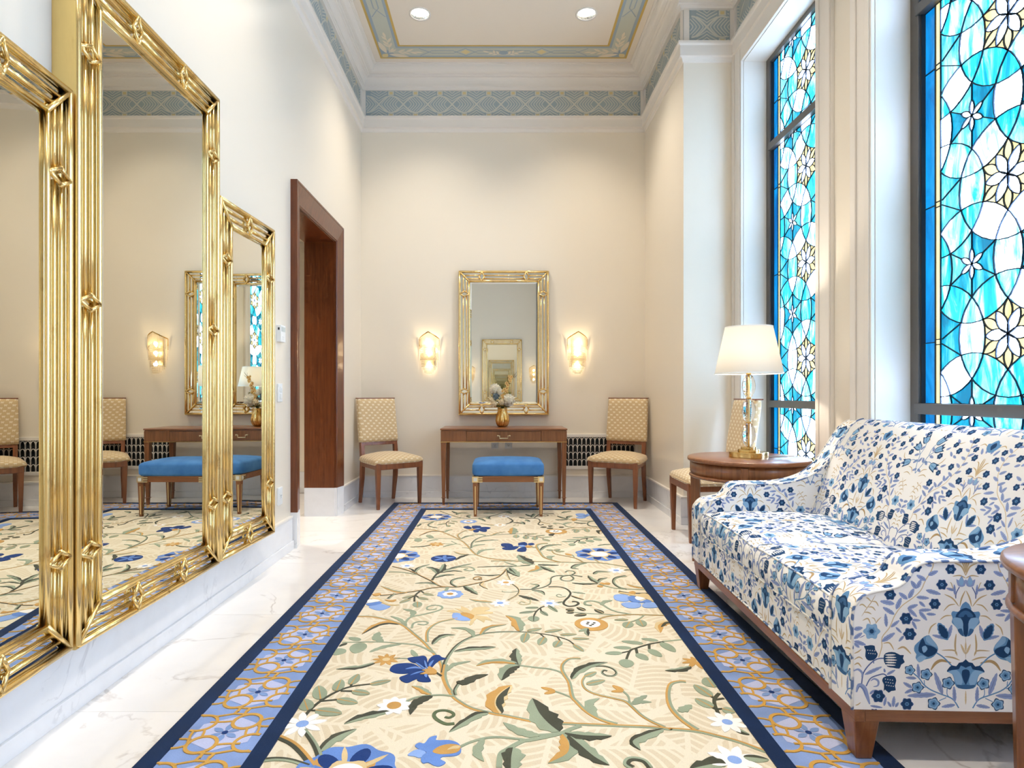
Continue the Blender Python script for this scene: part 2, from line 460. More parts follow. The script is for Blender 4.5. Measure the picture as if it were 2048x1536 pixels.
# ---- painted ceiling border
bd = MB()
m_cgold = M('border gold paint', srgb(206, 172, 92), 0.45).m
m_cblue = M('border slate paint', srgb(158, 172, 182), 0.55).m
m_csage = M('border sage paint', srgb(196, 198, 184), 0.55).m
m_ccream = M('border leaf cream', srgb(228, 216, 194), 0.55).m
BX0, BX1, BY0, BY1 = XL+0.26, XR-0.253, YF+0.3, YB-0.26
def frame_band(a, b, h, mi):
    o = [(BX0+a, BY0+a), (BX1-a, BY0+a), (BX1-a, BY1-a), (BX0+a, BY1-a)]; i = [(BX0+b, BY0+b), (BX1-b, BY0+b), (BX1-b, BY1-b), (BX0+b, BY1-b)]
    vs = [(*p, ZC-h) for p in o+i]
    bd.add(vs, [(k, (k+1) % 4, 4+(k+1) % 4, 4+k) for k in range(4)], mi)
frame_band(0.0, 0.022, 0.0012, 0); frame_band(0.022, 0.050, 0.0012, 1); frame_band(0.050, 0.186, 0.0012, 2); frame_band(0.186, 0.212, 0.0012, 1); frame_band(0.212, 0.234, 0.0012, 0)
def cell(fn, L):
    """chain of hexagon links along a side, centred; fn(u,v)->(x,y), v across 0.05..0.186"""
    c = 0.118; q = 0.062
    def ln(pts, w=0.010): rib_faces(bd, pts, w, lambda u, v, h: (*fn(u, v), ZC-h), 0.0022, 1)
    step = 0.46; n = int((L/2 - 0.40 - 0.285)/step)
    for s in (1, -1):
        for k in range(0, n+1):
            x0_, x1_ = s*(0.015 + k*step), s*(0.285 + k*step)
            e = 0.05*s
            ln([(x0_, c), (x0_+e*0.55, c+0.022), (x1_-e*0.55, c+0.022), (x1_, c), (x1_-e*0.55, c-0.022), (x0_+e*0.55, c-0.022), (x0_, c)])
            for sg in (1, -1):
                ln([(x1_, c), (x1_+s*0.095, c+sg*q)])
                if k: ln([(x0_, c), (x0_-s*0.095, c+sg*q)])
            xm = x1_ + s*0.095
            if k < n:
                w = 0.05
                bd.add([(*fn(xm-w, c), ZC-.002), (*fn(xm, c-0.04), ZC-.002), (*fn(xm+w, c), ZC-.002), (*fn(xm, c+0.04), ZC-.002)], [(0,1,2,3)], 4)
def leafpoly(p0, p1, w, fn, h, mi, mbx):
    dx, dy = p1[0]-p0[0], p1[1]-p0[1]; l = sqrt(dx*dx+dy*dy); nx, ny = -dy/l, dx/l
    ts = [0, .15, .35, .55, .75, .9, 1]
    prof = [0, .55, .95, 1, .7, .3, 0]
    A = [(p0[0]+dx*t+nx*w/2*q, p0[1]+dy*t+ny*w/2*q) for t, q in zip(ts, prof)]
    B = [(p0[0]+dx*t-nx*w/2*q, p0[1]+dy*t-ny*w/2*q) for t, q in zip(ts, prof)]
    pl = A + B[-2:0:-1]
    _rc[0] = (_rc[0] + 7) % 40; h = h + 1.2e-5*_rc[0]
    mbx.add([fn(u, v, h) for u, v in pl], [tuple(range(len(pl)))], mi)
def corner(fn):
    """leaf spray in a corner; fn maps local (a,b) along the two arms from the outer corner"""
    f3 = lambda u, v, h: (*fn(u, v), ZC-h)
    bd.add([f3(a, b, .0022) for a, b in ((.03,.03),(.16,.04),(.15,.10),(.10,.15),(.04,.16))], [(0,1,2,3,4)], 1)
    for sw in (0, 1):
        g = (lambda u, v, h: f3(u, v, h)) if not sw else (lambda u, v, h: f3(v, u, h))
        leafpoly((.10,.08), (.30,.035), .055, g, .003, 3, bd)
        rib_faces(bd, [(.11,.11),(.2,.125),(.3,.125),(.42,.11)], .008, g, .0031, 3)
        for a, b, c, d in ((.2,.125,.27,.075),(.24,.125,.32,.08),(.2,.125,.28,.165),(.28,.127,.36,.17),(.32,.122,.39,.085),(.36,.118,.45,.11),(.12,.12,.19,.165)):
            leafpoly((a,b), (c,d), .026, g, .0032, 3, bd)
    leafpoly((.03,.03), (.09,.09), .06, f3, .0032, 4, bd)
cell(lambda u, v: ((BX0+BX1)/2 + u, BY1 - v), BX1-BX0)
cell(lambda u, v: ((BX0+BX1)/2 + u, BY0 + v), BX1-BX0)
LY = BY1-BY0
cell(lambda u, v: (BX0 + v, (BY0+BY1)/2 + u), LY); cell(lambda u, v: (BX1 - v, (BY0+BY1)/2 + u), LY)
corner(lambda a, b: (BX0+a, BY1-b)); corner(lambda a, b: (BX1-a, BY1-b)); corner(lambda a, b: (BX0+a, BY0+b)); corner(lambda a, b: (BX1-a, BY0+b))
def mid(fn):
    f3 = lambda u, v, h: (*fn(u, v), ZC-h)
    bd.add([f3(0.045*cos(t*pi/6), .105+.035*sin(t*pi/6), .0034) for t in range(12)], [tuple(range(12))], 1)
    for s in (1, -1):
        rib_faces(bd, [(0, .07), (s*.08, .09), (s*.16, .12)], .007, f3, .003, 3)
        for a, b, c, d in ((.05,.08,.07,.14),(.09,.095,.10,.15),(.06,.085,.12,.065),(.1,.1,.16,.085),(.14,.11,.21,.14)):
            leafpoly((s*a, b), (s*c, d), .024, f3, .0032, 3, bd)
mid(lambda u, v: ((BX0+BX1)/2 + u, BY1 - v))
bd.build('painted_border', [m_cgold, m_cblue, m_csage, m_ccream, m_fryel], ceil, fix=False)

# ---- doorway casing (sloping walnut architrave on marble plinths)
dr = tag(bpy.data.objects.new('door_1', None), 'open doorway with dark walnut casing on marble plinths', kind='structure'); COL.objects.link(dr); dr.location = (XL, DO0, 0)
CW, CP = 0.14, 0.255
def casing(y_out, y_in, name='casing_upright'):
    yo, yi = y_out-DO0, y_in-DO0; xo = 0.048
    s = 1 if yi > yo else -1
    prof = [(0.0, yo), (xo, yo), (xo, yo+s*0.012), (0.044, yo+s*0.016), (0.022, yi-s*0.018), (0.022, yi-s*0.012), (0.012, yi-s*0.006), (0.012, yi), (0.0, yi)]
    z1 = [DOZ+0.155]*4 + [DOZ+0.018]*1 + [DOZ+0.012, DOZ+0.006, DOZ, DOZ]
    z1 = [DOZ + abs(p[1]-yi)/abs(yi-yo)*0.155 for p in prof]
    MB().loft([[(x, y, CP) for x, y in prof], [(x, y, z) for (x, y), z in zip(prof, z1)]]).build(name, m_door, dr)
    pl = [(0.0, yo+s*.002), (xo-0.002, yo+s*.002), (0.02, yi-s*0.02), (0.02, yi), (0, yi)]
    MB().loft([[(x, y, 0) for x, y in pl], [(x, y, CP) for x, y in pl]]).build('plinth', m_base, dr)
casing(DO0-CW, DO0); casing(DO1+CW, DO1)
Wd = DO1-DO0
hp = [(0.0, .155), (0.048, .155), (0.048, .142), (0.044, .138), (0.022, .018), (0.022, .012), (0.012, .006), (0.012, 0), (0, 0)]
ra = [(x, -z/.155*CW, DOZ+z) for x, z in hp]; rb = [(x, Wd+z/.155*CW, DOZ+z) for x, z in hp]
MB().loft([ra, rb]).build('casing_head', m_door, dr)
# jambs and soffit
for y0_, y1_ in ((-0.02, 0.006), (Wd-0.006, Wd+0.02)):
    MB().box(-0.27, 0.0, y0_, y1_, CP, DOZ).build('jamb', m_door, dr)
    MB().box(-0.27, 0.0, y0_, y1_, 0, CP).build('plinth', m_base, dr)
MB().box(-0.27, 0.0, -0.02, Wd+0.02, DOZ-0.006, DOZ+0.02).build('soffit', m_door, dr)
# ================================================================== STAINED GLASS WINDOWS
XG = 2.19
m_frame = M('bronze grey window frame', srgb(104, 98, 92), 0.4, 0.3).m
m_came = M('lead came', srgb(38, 52, 70), 0.5, 0.6).m
def glass(name, stops, lo, hi, strength=1.0, sc=(5, 5, 1.2)):
    """opalescent sheet glass glowing in place of daylight: streaky colour, different in every pane"""
    m = bpy.data.materials.new(name); m.use_nodes = True
    b = M.__new__(M); b.m = m; b.nt = m.node_tree; b.b = m.node_tree.nodes['Principled BSDF']; b.out = m.node_tree.nodes['Material Output']
    oi = b.new('ShaderNodeObjectInfo'); cb = b.new('ShaderNodeCombineXYZ')
    for i in range(3): b.link(oi.outputs['Random'], cb.inputs[i])
    vm = b.new('ShaderNodeVectorMath', operation='MULTIPLY_ADD'); b.link(cb.outputs[0], vm.inputs[0]); vm.inputs[1].default_value = (31, 17, 53)
    b.link(b.coord(scale=sc), vm.inputs[2])
    n = b.noise(vm.outputs[0], 2.6, 6, 0.62, 1.1)
    r = Nd(b.nt, oi.outputs['Random']); rr = (r*7.31).fract()
    f = Nd(b.nt, n) + (rr - 0.5)*(hi-lo) + lo
    c = b.ramp(f.k, stops)
    b.b.inputs['Base Color'].default_value = (0.02, 0.04, 0.05, 1); b.b.inputs['Roughness'].default_value = 0.12; b.b.inputs['Specular IOR Level'].default_value = 0.25
    b.link(c, b.b.inputs['Emission Color']); b.b.inputs['Emission Strength'].default_value = strength*WIN_E  # daylight is put into the pane as emission colour and strength
    return m
cy0, cy1, wh = srgb(0, 186, 236), srgb(120, 226, 250), (1.0, 1.0, 1.0)
g_pale = glass('pale opalescent glass', [(0.24, (0.0, 0.030, 0.052)), (0.38, (0.002, 0.057, 0.080)), (0.50, (0.042, 0.117, 0.16)), (0.62, (0.53, 0.69, 1.0))], 0.0, 0.30, 16.5)
g_cyan = glass('cyan water glass', [(0.30, (0.0, 0.13, 0.26)), (0.46, (0.0, 0.26, 0.42)), (0.60, (0.10, 0.45, 0.55)), (0.76, (0.7, 0.88, 1.0))], -0.02, 0.20, 2.0)
g_blue = glass('deep blue border glass', [(0.3, srgb(0, 92, 170)), (0.55, srgb(0, 138, 214)), (0.75, srgb(0, 166, 232))], -0.02, 0.06, 1.1, (4, 4, 1.0))
g_teal = glass('teal glass', [(0.3, srgb(0, 104, 160)), (0.6, srgb(0, 150, 205)), (0.8, srgb(40, 190, 230))], -0.05, 0.1, 0.85)
g_gold = glass('amber cream glass', [(0.3, srgb(240, 214, 140)), (0.55, srgb(253, 236, 178)), (0.8, srgb(255, 246, 214))], -0.02, 0.1, 1.35)
g_white = glass('white glass', [(0.25, (0.12, 0.105, 0.16)), (0.36, (0.5, 0.6, 0.66)), (0.5, (0.55, 0.72, 1.0))], 0.04, 0.2, 12.0)
PANE_M = [g_pale, g_cyan, g_blue, g_teal, g_gold, g_white]

LA, LR, LROW = 0.397, 0.275, 0.344          # lattice spacing, circle radius, row height
GZ0 = 1.351                                  # height of one golden flower row
HU = 0.396; HG = 0.432; HB = 0.515           # half widths: pattern, gold strip, border
def nodes_near(z0, z1):
    out = []
    k = int((z0 - GZ0)/LROW) - 3
    while GZ0 + k*LROW < z1 + 0.6:
        z = GZ0 + k*LROW
        us = (-LA, 0.0, LA) if k % 2 == 0 else (-1.5*LA, -LA/2, LA/2, 1.5*LA)
        for u in us: out.append((u, z, 'gold' if (k % 2 == 0 and u == 0) else ('bead' if k % 2 == 0 else 'star')))
        k += 1
    return out
def clip_seg(a, b, u0, u1, z0, z1):
    t0, t1 = 0.0, 1.0; dx, dy = b[0]-a[0], b[1]-a[1]
    for p, q in ((-dx, a[0]-u0), (dx, u1-a[0]), (-dy, a[1]-z0), (dy, z1-a[1])):
        if abs(p) < 1e-12:
            if q < 0: return None
        else:
            r = q/p
            if p < 0: t0 = max(t0, r)
            else: t1 = min(t1, r)
    if t0 >= t1 - 1e-9: return None
    return (a[0]+dx*t0, a[1]+dy*t0), (a[0]+dx*t1, a[1]+dy*t1)
def lens(c, ang, r0, r1, w, n=6):
    ca, sa = cos(ang), sin(ang); A = []; B = []
    for i in range(n+1):
        t = i/n; r = r0 + (r1-r0)*t; h = w*sin(pi*t)**0.8 if 0 < t < 1 else 0
        A.append((c[0]+ca*r-sa*h, c[1]+sa*r+ca*h)); B.append((c[0]+ca*r+sa*h, c[1]+sa*r-ca*h))
    return A, B
def panel_segments(z0, z1):
    segs = []
    def pl(pts, u0=-HU, u1=HU):
        for a, b in zip(pts[:-1], pts[1:]):
            s = clip_seg(a, b, u0, u1, z0, z1)
            if s: segs.append(s)
    nds = nodes_near(z0, z1)
    for (u, z, kind) in nds:
        N = 36; pl([(u+LR*cos(2*pi*i/N), z+LR*sin(2*pi*i/N)) for i in range(N+1)])
        if kind == 'gold':
            for k in range(6):
                A, B = lens((u, z), k*pi/3, 0.0, 0.121, 0.0262, 8); pl(A); pl(B)
                for sg, side in zip((1, -1), lens((u, z), k*pi/3+pi/6, 0.046, 0.1545, 0.0225, 24)):
                    aw = k*pi/3 + pi/6 + sg*pi/6              # the white petal on this side
                    def inside(p):
                        x_, y_ = p[0]-u, p[1]-z; r_ = x_*cos(aw)+y_*sin(aw); w_ = abs(-x_*sin(aw)+y_*cos(aw)); t_ = r_/0.121
                        return 0 < t_ < 1 and w_ < 0.0262*sin(pi*t_)**0.8 - 0.0006
                    i = 0
                    while i < len(side)-1 and inside(side[i+1]): i += 1
                    keep = side[i:] if inside(side[i]) else [(u+0.044*cos(k*pi/3+pi/6), z+0.044*sin(k*pi/3+pi/6))] + side[i:]
                    pl(keep[:1] + keep[1::3] + ([keep[-1]] if (len(keep)-2) % 3 else []))
        elif kind == 'star':
            for k in range(6):
                a = k*pi/3 + pi/6
                A, B = lens((u, z), a, 0.0, 0.074, 0.0135, 5); pl(A); pl(B)
                pl([(u+0.074*cos(a), z+0.074*sin(a)), (u+0.157*cos(a), z+0.157*sin(a))])
        else:
            for s2 in (1, -1):
                e = (u - math.copysign(0.012, u), z + s2*0.012); v = (u - math.copysign(0.157*cos(pi/6), u), z + s2*0.157*sin(pi/6)); pl([e, v])
            # joints of strip and border at the bead
            for zz in (z-0.013, z+0.013):
                for lo_, hi_ in ((HU, HG), (-HG, -HU)):
                    s = clip_seg((lo_, zz), (hi_, zz), -HB, HB, z0, z1)
                    if s: segs.append(s)
            for lo_, hi_ in ((HG, HB), (-HB, -HG)):
                s = clip_seg((lo_, z), (hi_, z), -HB, HB, z0, z1)
                if s: segs.append(s)
    for u in (-HB, -HG, -HU, HU, HG, HB): segs.append(((u, z0), (u, z1)))
    segs.append(((-HB, z0), (HB, z0))); segs.append(((-HB, z1), (HB, z1)))
    return segs, nds
def panel_regions(z0, z1):
    segs, nds = panel_segments(z0, z1)
    vs = []; es = []
    for a, b in segs:
        es.append((len(vs), len(vs)+1)); vs.append(Vector(a)); vs.append(Vector(b))
    ov, oe, of, _, oee, _ = geometry.delaunay_2d_cdt(vs, es, [], 0, 1e-5)
    cons = set()
    for e, org in zip(oe, oee):
        if len(org): cons.add((min(e), max(e)))
    ef = {}
    for fi, f in enumerate(of):
        for i in range(3):
            k = (min(f[i], f[(i+1) % 3]), max(f[i], f[(i+1) % 3])); ef.setdefault(k, []).append(fi)
    seen = [False]*len(of); regs = []
    for s in range(len(of)):
        if seen[s]: continue
        st = [s]; seen[s] = True; grp = []
        while st:
            f = st.pop(); grp.append(f)
            t = of[f]
            for i in range(3):
                k = (min(t[i], t[(i+1) % 3]), max(t[i], t[(i+1) % 3]))
                if k in cons: continue
                for g in ef[k]:
                    if not seen[g]: seen[g] = True; st.append(g)
        A = 0; cu = cz = 0
        for f in grp:
            a, b, c = (ov[i] for i in of[f]); ar = abs((b-a).cross(c-a))/2
            A += ar; m = (a+b+c)/3; cu += m.x*ar; cz += m.y*ar
        if A < 2e-6: continue
        regs.append((A, cu/A, cz/A, [of[f] for f in grp]))
    used = {(min(e), max(e)) for e in oe} & cons
    return ov, regs, used, nds
def classify(u, z, A, nds):
    if abs(u) > HG: return 2
    if abs(u) > HU: return 4
    best = min(nds, key=lambda n: (n[0]-u)**2 + (n[1]-z)**2); r = sqrt((best[0]-u)**2 + (best[1]-z)**2)
    if best[2] == 'gold' and r < 0.135:
        a = (math.degrees(math.atan2(z-best[1], u-best[0])) + 360) % 60; a = min(a, 60-a)
        if a < 14 and r < 0.085: return 5
        if a > 25 and A > 0.0009: return 4
        return 3
    if best[2] == 'star':
        if r < 0.058 and A < 0.0022: return 5
        if r < 0.12: return 1
    if best[2] == 'bead' and r < 0.13: return 1
    return 0
_panel_cache = {}
def window(name, idx, label, singles=True):
    ya, yb = WIN[idx]; yc = (ya+yb)/2
    w = tag(bpy.data.objects.new(name, None), label, kind='structure'); COL.objects.link(w); w.location = (XG, yc, 0)
    half = (yb-ya)/2
    # frame: four members, two transoms, sill board  (local x: 0 = glass, negative = room side)
    fb = lambda nm, y0_, y1_, z0_, z1_, x0_=-0.035, x1_=0.05: MB().box(x0_, x1_, y0_, y1_, z0_, z1_).build(nm, m_frame, w, bevel=0.003)
    fb('frame_stile', -half, -HB+0.004, WZ0, WZ1); fb('frame_stile', HB-0.004, half, WZ0, WZ1)
    fb('frame_head', -HB, HB, 3.752, WZ1); fb('frame_sill', -HB, HB, WZ0, WZ0+0.04)
    fb('transom', -HB-0.01, HB+0.01, 3.045, 3.10, -0.045); fb('transom', -HB-0.01, HB+0.01, 0.988, 1.043, -0.045)
    # stepped inner bead, dark
    for y in (-HB-0.002, HB-0.010): MB().box(-0.022, 0.01, y, y+0.012, WZ0+.03, WZ1-.03).build('glazing_bead', m_dark, w)
    TK = 0.004
    allp = []
    for (z0, z1) in ((0.46, 0.988), (1.043, 3.045), (3.10, 3.752)):
        key = (z0, z1)
        if key not in _panel_cache: _panel_cache[key] = panel_regions(z0, z1)
        ov, regs, used, nds = _panel_cache[key]
        cm = MB(); cw = 0.0023
        for a, b in used:
            p, q = ov[a], ov[b]; d = q-p; l = d.length
            if l < 1e-5: continue
            d /= l; n = Vector((-d.y, d.x))*cw; e = d*0.0012
            c4 = [p-e+n, q+e+n, q+e-n, p-e-n]
            vs = [(-0.006, c.x, c.y) for c in c4] + [(0.004, c.x, c.y) for c in c4]
            cm.add(vs, [(0,1,2,3),(0,4,5,1),(1,5,6,2),(2,6,7,3),(3,7,4,0)])
        cm.build('lead_came', m_came, w, fix=False)
        for r in regs: allp.append((r[0], r, ov, classify(r[1], r[2], r[0], nds)))
    allp.sort(key=lambda t: -t[0])
    rest = MB()
    for i, (A, r, ov, cl) in enumerate(allp):
        loc = {}; vs = []
        for t in r[3]:
            for k in t:
                if k not in loc: loc[k] = len(vs); vs.append((ov[k].x, ov[k].y))
        tris = [tuple(loc[k] for k in t) for t in r[3]]
        if singles and i < 300:
            mb = MB(); cu, cz = r[1], r[2]
            mb.add([(0, y-cu, z-cz) for y, z in vs], tris)
            n = len(vs); cnt = {}
            for t in tris:
                for a, b in ((t[0],t[1]),(t[1],t[2]),(t[2],t[0])): cnt[(min(a,b),max(a,b))] = cnt.get((min(a,b),max(a,b)), 0)+1
            mb.v += [(TK, y-cu, z-cz) for y, z in vs]
            for (a, b), c in cnt.items():
                if c == 1: mb.f.append((a, b, n+b, n+a)); mb.m.append(0); mb.sm.append(False)
            mb.build('pane', PANE_M[cl], w, (0, cu, cz), fix=False)
        else:
            rest.add([(0, y, z) for y, z in vs], tris, cl)
    if rest.f: tag(rest.build('small_panes', PANE_M, w, fix=False), kind='stuff')
    return w
window('window_1', 0, 'tall stained glass window behind the lamp, near the room corner')
window('window_2', 1, 'tall stained glass window behind the floral sofa')
window('window_3', 2, 'added stained glass window beside the camera, out of view', singles=False)  # unseen window added for the light it gives

# white casings, linings and sills of the window bay
def casing_win(idx, name):
    ya, yb = WIN[idx]; cw = 0.177; t = 0.022
    o = tag(bpy.data.objects.new(name, None), 'white painted casing framing window %d from floor to cornice' % (idx+1), kind='structure'); COL.objects.link(o); o.location = (XW, ya, 0)
    for (y0_, y1_) in ((ya-cw, ya), (yb, yb+cw if yb+cw < YR else YR-0.0005)):
        inner = y0_ if y0_ == yb else y1_
        mb = MB().box(-t, 0, y0_-ya, y1_-ya, 0.0, 3.95)
        s = 1 if y0_ == yb else -1
        i0 = inner - ya
        mb.box(-t-0.006, -t, *sorted((i0 + s*0.012, i0 + s*0.05)), 0.24, 3.90)
        mb.box(-t-0.010, -t, *sorted((i0 + s*(abs(y1_-y0_)-0.05), i0 + s*(abs(y1_-y0_)-0.002))), 0.24, 3.93)
        mb.build('casing_board', m_trim, o, bevel=0.003)
    MB().box(-t-0.001, 0, 0, yb-ya, WZ1, 3.95).build('casing_head', m_trim, o, bevel=0.003)
    L = MB()
    L.box(0, 0.20, -0.001, 0.004, WZ0, WZ1); L.box(0, 0.20, yb-ya-0.004, yb-ya+0.001, WZ0, WZ1); L.box(0, 0.20, 0, yb-ya, WZ1-0.004, WZ1+0.001)
    L.build('lining', m_trim, o)
    MB().box(-0.03, 0.17, -0.0, yb-ya, WZ0-0.025, WZ0+0.002).build('sill', m_trim, o, bevel=0.004)
casing_win(0, 'trim_4'); casing_win(1, 'trim_5'); casing_win(2, 'trim_6')
# ================================================================== GILDED MIRRORS
def mirror(name, label, w, h, stile, rail, loc, rz, depth=0.055, fw=0.13, lean=0.0):
    """local: x across 0..w, z up 0..h, back at y=0, faces -y"""
    t = thing(name, label, 'mirror', loc, rz)
    t.rotation_euler = (lean, 0, rz)
    D = -depth
    # carcass: four side boards
    for (a, b, c, d) in ((0, 0.012, 0, h), (w-0.012, w, 0, h)):
        MB().box(a, b, D+0.004, 0, c, d).build('side_board', m_goldflat, t)
    for (c, d) in ((0, 0.012), (h-0.012, h)):
        MB().box(0.012, w-0.012, D+0.004, 0, c, d).build('side_board', m_goldflat, t)
    # mirror strips under the rods (one per side, mitred)
    zb = D + 0.014
    o = [(0.008, 0.008), (w-0.008, 0.008), (w-0.008, h-0.008), (0.008, h-0.008)]; i = [(fw, fw), (w-fw, fw), (w-fw, h-fw), (fw, h-fw)]
    for k in range(4):
        j = (k+1) % 4
        MB().add([(o[k][0], zb, o[k][1]), (o[j][0], zb, o[j][1]), (i[j][0], zb, i[j][1]), (i[k][0], zb, i[k][1])], [(0, 1, 2, 3)]).build('mirror_strip', m_mirror, t, fix=False)
    # bevelled centre glass
    b = 0.022; e = fw - 0.004; zg = D + 0.012
    q = [(e, zg+0.0025, e), (w-e, zg+0.0025, e), (w-e, zg+0.0025, h-e), (e, zg+0.0025, h-e)]; p = [(e+b, zg, e+b), (w-e-b, zg, e+b), (w-e-b, zg, h-e-b), (e+b, zg, h-e-b)]
    MB().add(q+p, [(4,5,6,7)] + [(k, (k+1) % 4, 4+(k+1) % 4, 4+k) for k in range(4)]).build('mirror_glass', m_mirror, t, fix=False)
    MB().box(0.012, w-0.012, -0.008, 0, 0.012, h-0.012).build('backing', m_dark, t)
    # rods
    offs = [(0.012, 0.0118, D+0.006), (0.050, 0.0070, D+0.009), (0.084, 0.0070, D+0.009), (fw-0.010, 0.0098, D+0.007)]
    def rod(x0, z0, x1, z1, r, y):
        d = Vector((x1-x0, 0, z1-z0)); nseg = max(2, int(d.length/0.25)+1)
        MB().tube([(x0+(x1-x0)*k/nseg, y, z0+(z1-z0)*k/nseg) for k in range(nseg+1)], r, 10).build('rod', m_gold, t)
    gap = 0.017
    for n, (of, r, y) in enumerate(offs):
        mid_rod = n in (1, 2)
        for side in range(4):
            if side in (0, 1): L0, L1, marks = of, h-of, [z for z in stile]
            else: L0, L1, marks = of, w-of, [x for x in rail]
            cuts = [L0] + ([c for m_ in sorted(marks) for c in (m_-gap, m_+gap)] if mid_rod else []) + [L1]
            for a, c in zip(cuts[0::2], cuts[1::2]):
                if side == 0: rod(of, a, of, c, r, y)
                elif side == 1: rod(w-of, a, w-of, c, r, y)
                elif side == 2: rod(a, of, c, of, r, y)
                else: rod(a, h-of, c, h-of, r, y)
    # mitre bars
    for (x0, z0, sx, sz) in ((0, 0, 1, 1), (w, 0, -1, 1), (w, h, -1, -1), (0, h, 1, -1)):
        MB().tube([(x0+sx*0.008, D+0.004, z0+sz*0.008), (x0+sx*(fw-0.004), D+0.004, z0+sz*(fw-0.004))], 0.0085, 8).build('mitre_bar', m_gold, t)
    # diamonds
    def diamond(cx, cz, ax, az):
        pts = [(cx+ax, D+0.001, cz), (cx, D-0.002, cz+az), (cx-ax, D+0.001, cz), (cx, D-0.002, cz-az)]
        mb = MB()
        for k in range(4): mb.tube([pts[k], pts[(k+1) % 4]], 0.007, 8)
        for p_ in pts: mb.ball(p_, 0.0078, 8, 5)
        mb.build('diamond', m_gold, t)
    c = (0.013 + fw-0.010)/2
    for z in stile:
        diamond(c, z, 0.050, 0.027); diamond(w-c, z, 0.050, 0.027)
    for x in rail:
        diamond(x, c, 0.027, 0.050); diamond(x, h-c, 0.027, 0.050)
    return t
R90 = radians(90)
XM = -1.402
mirror('gilded_mirror', 'tallest gilded mirror, central panel of the three on the long wall', 1.01, 2.32, (0.313, 1.16, 2.01), (0.335, 0.675),
       (XL+0.001, 1.984, 0.242), R90, depth=XM-XL)
# wings hinge slightly out into the room
def wing(label, hinge, ang, far):
    w, h = 0.64, 1.84
    d = 0.060
    dirv = Vector((-sin(ang), cos(ang)))
    nrm = Vector((cos(ang), sin(ang)))
    base = Vector(hinge) - nrm*d
    if not far: base = base - dirv*w
    mirror('gilded_mirror', label, w, h, (0.313, 1.532), (0.32,), (base.x, base.y, 0.248), R90+ang, depth=d)
wing('shorter gilded mirror at the left edge, left wing of the three', (-1.404, 1.972), radians(5.0), False)
wing('shorter gilded mirror nearest the doorway, right wing of the three', (-1.402, 3.002), radians(-2.9), True)
mirror('gilded_mirror', 'gilded mirror hung above the console table between two sconces', 0.955, 1.525, (0.25, 1.28), (0.245, 0.715),
       (-0.443, YB-0.001, 0.875), 0.0, depth=0.055, fw=0.12)
mirror('gilded_mirror', 'gilded mirror on the opposite wall, visible as a reflection', 0.955, 1.525, (0.25, 1.28), (0.245, 0.715),
       (0.515, YF+0.001, 0.90), pi, depth=0.055, fw=0.12)
# ================================================================== FURNITURE
def spow(x, e): return math.copysign(abs(x)**e, x)
def cushion(a, b, h, e1=0.35, e2=0.28, n=48, m=20, flat=0.35, crown=0.0, taper=0.0):
    """rounded block: half sizes a,b, height h above z=0; the underside is cut flat; taper narrows the back (+y)"""
    rings = []
    for i in range(m+1):
        ph = -pi/2 + pi*i/m
        cz = spow(sin(ph), e1); cr = abs(cos(ph))**e1 if abs(cos(ph)) > 1e-6 else 0
        ring = []
        for k in range(n):
            th = 2*pi*k/n
            x = a*cr*spow(cos(th), e2); y = b*cr*spow(sin(th), e2)
            x *= 1 - taper*(y/b)
            z = h*(0.5+0.5*cz)
            if cz > 0: z += crown*(1-(x/a)**2)*(1-(y/b)**2)
            ring.append((x, y, z))
        rings.append(ring)
    return rings
# ---- chair fabric
def chair_fabric():
    m = M('tan fan brocade', srgb(200, 172, 130), 0.75, spec=0.2)
    m.b.inputs['Sheen Weight'].default_value = 0.3
    uv = m.new('ShaderNodeTexCoord'); sx = m.new('ShaderNodeSeparateXYZ'); m.link(uv.outputs['UV'], sx.inputs[0])
    u = Nd(m.nt, sx.outputs[0]); v = Nd(m.nt, sx.outputs[1])
    ch, cw = 0.027, 0.062
    row = (v/ch).floor(); uu = u/cw + row.mod(2)*0.5
    fu = uu.fract() - 0.5; fv = (v/ch).fract() - 0.5
    bars = ((fu.abs() - 0.11).abs().lt(0.04)) * (fv.abs().lt(0.33))
    cap = (fu.abs().lt(0.22)) * ((fv - 0.22).abs().lt(0.09))
    dotm = (fu.abs().lt(0.05)) * (fv.abs().lt(0.14))
    mark = bars.max(cap).max(dotm)
    r = ((fu*fu)*5.3 + ((fv+0.5)*(fv+0.5))).sqrt()
    arcs = ((r*21).sin().gt(0.35))*0.45
    n = m.noise(m.coord('UV', scale=(900, 900, 1)), 1, 2)
    c = m.mix(arcs, srgb(206, 178, 134), srgb(222, 198, 160))
    c = m.mix(mark, c, srgb(238, 225, 198))
    m.col(c); m.bump(n, 0.1, 0.002); return m.m
m_brocade = chair_fabric()
def uv_planar(mb, fn): mb.uv = [fn(p) for p in mb.v]; return mb

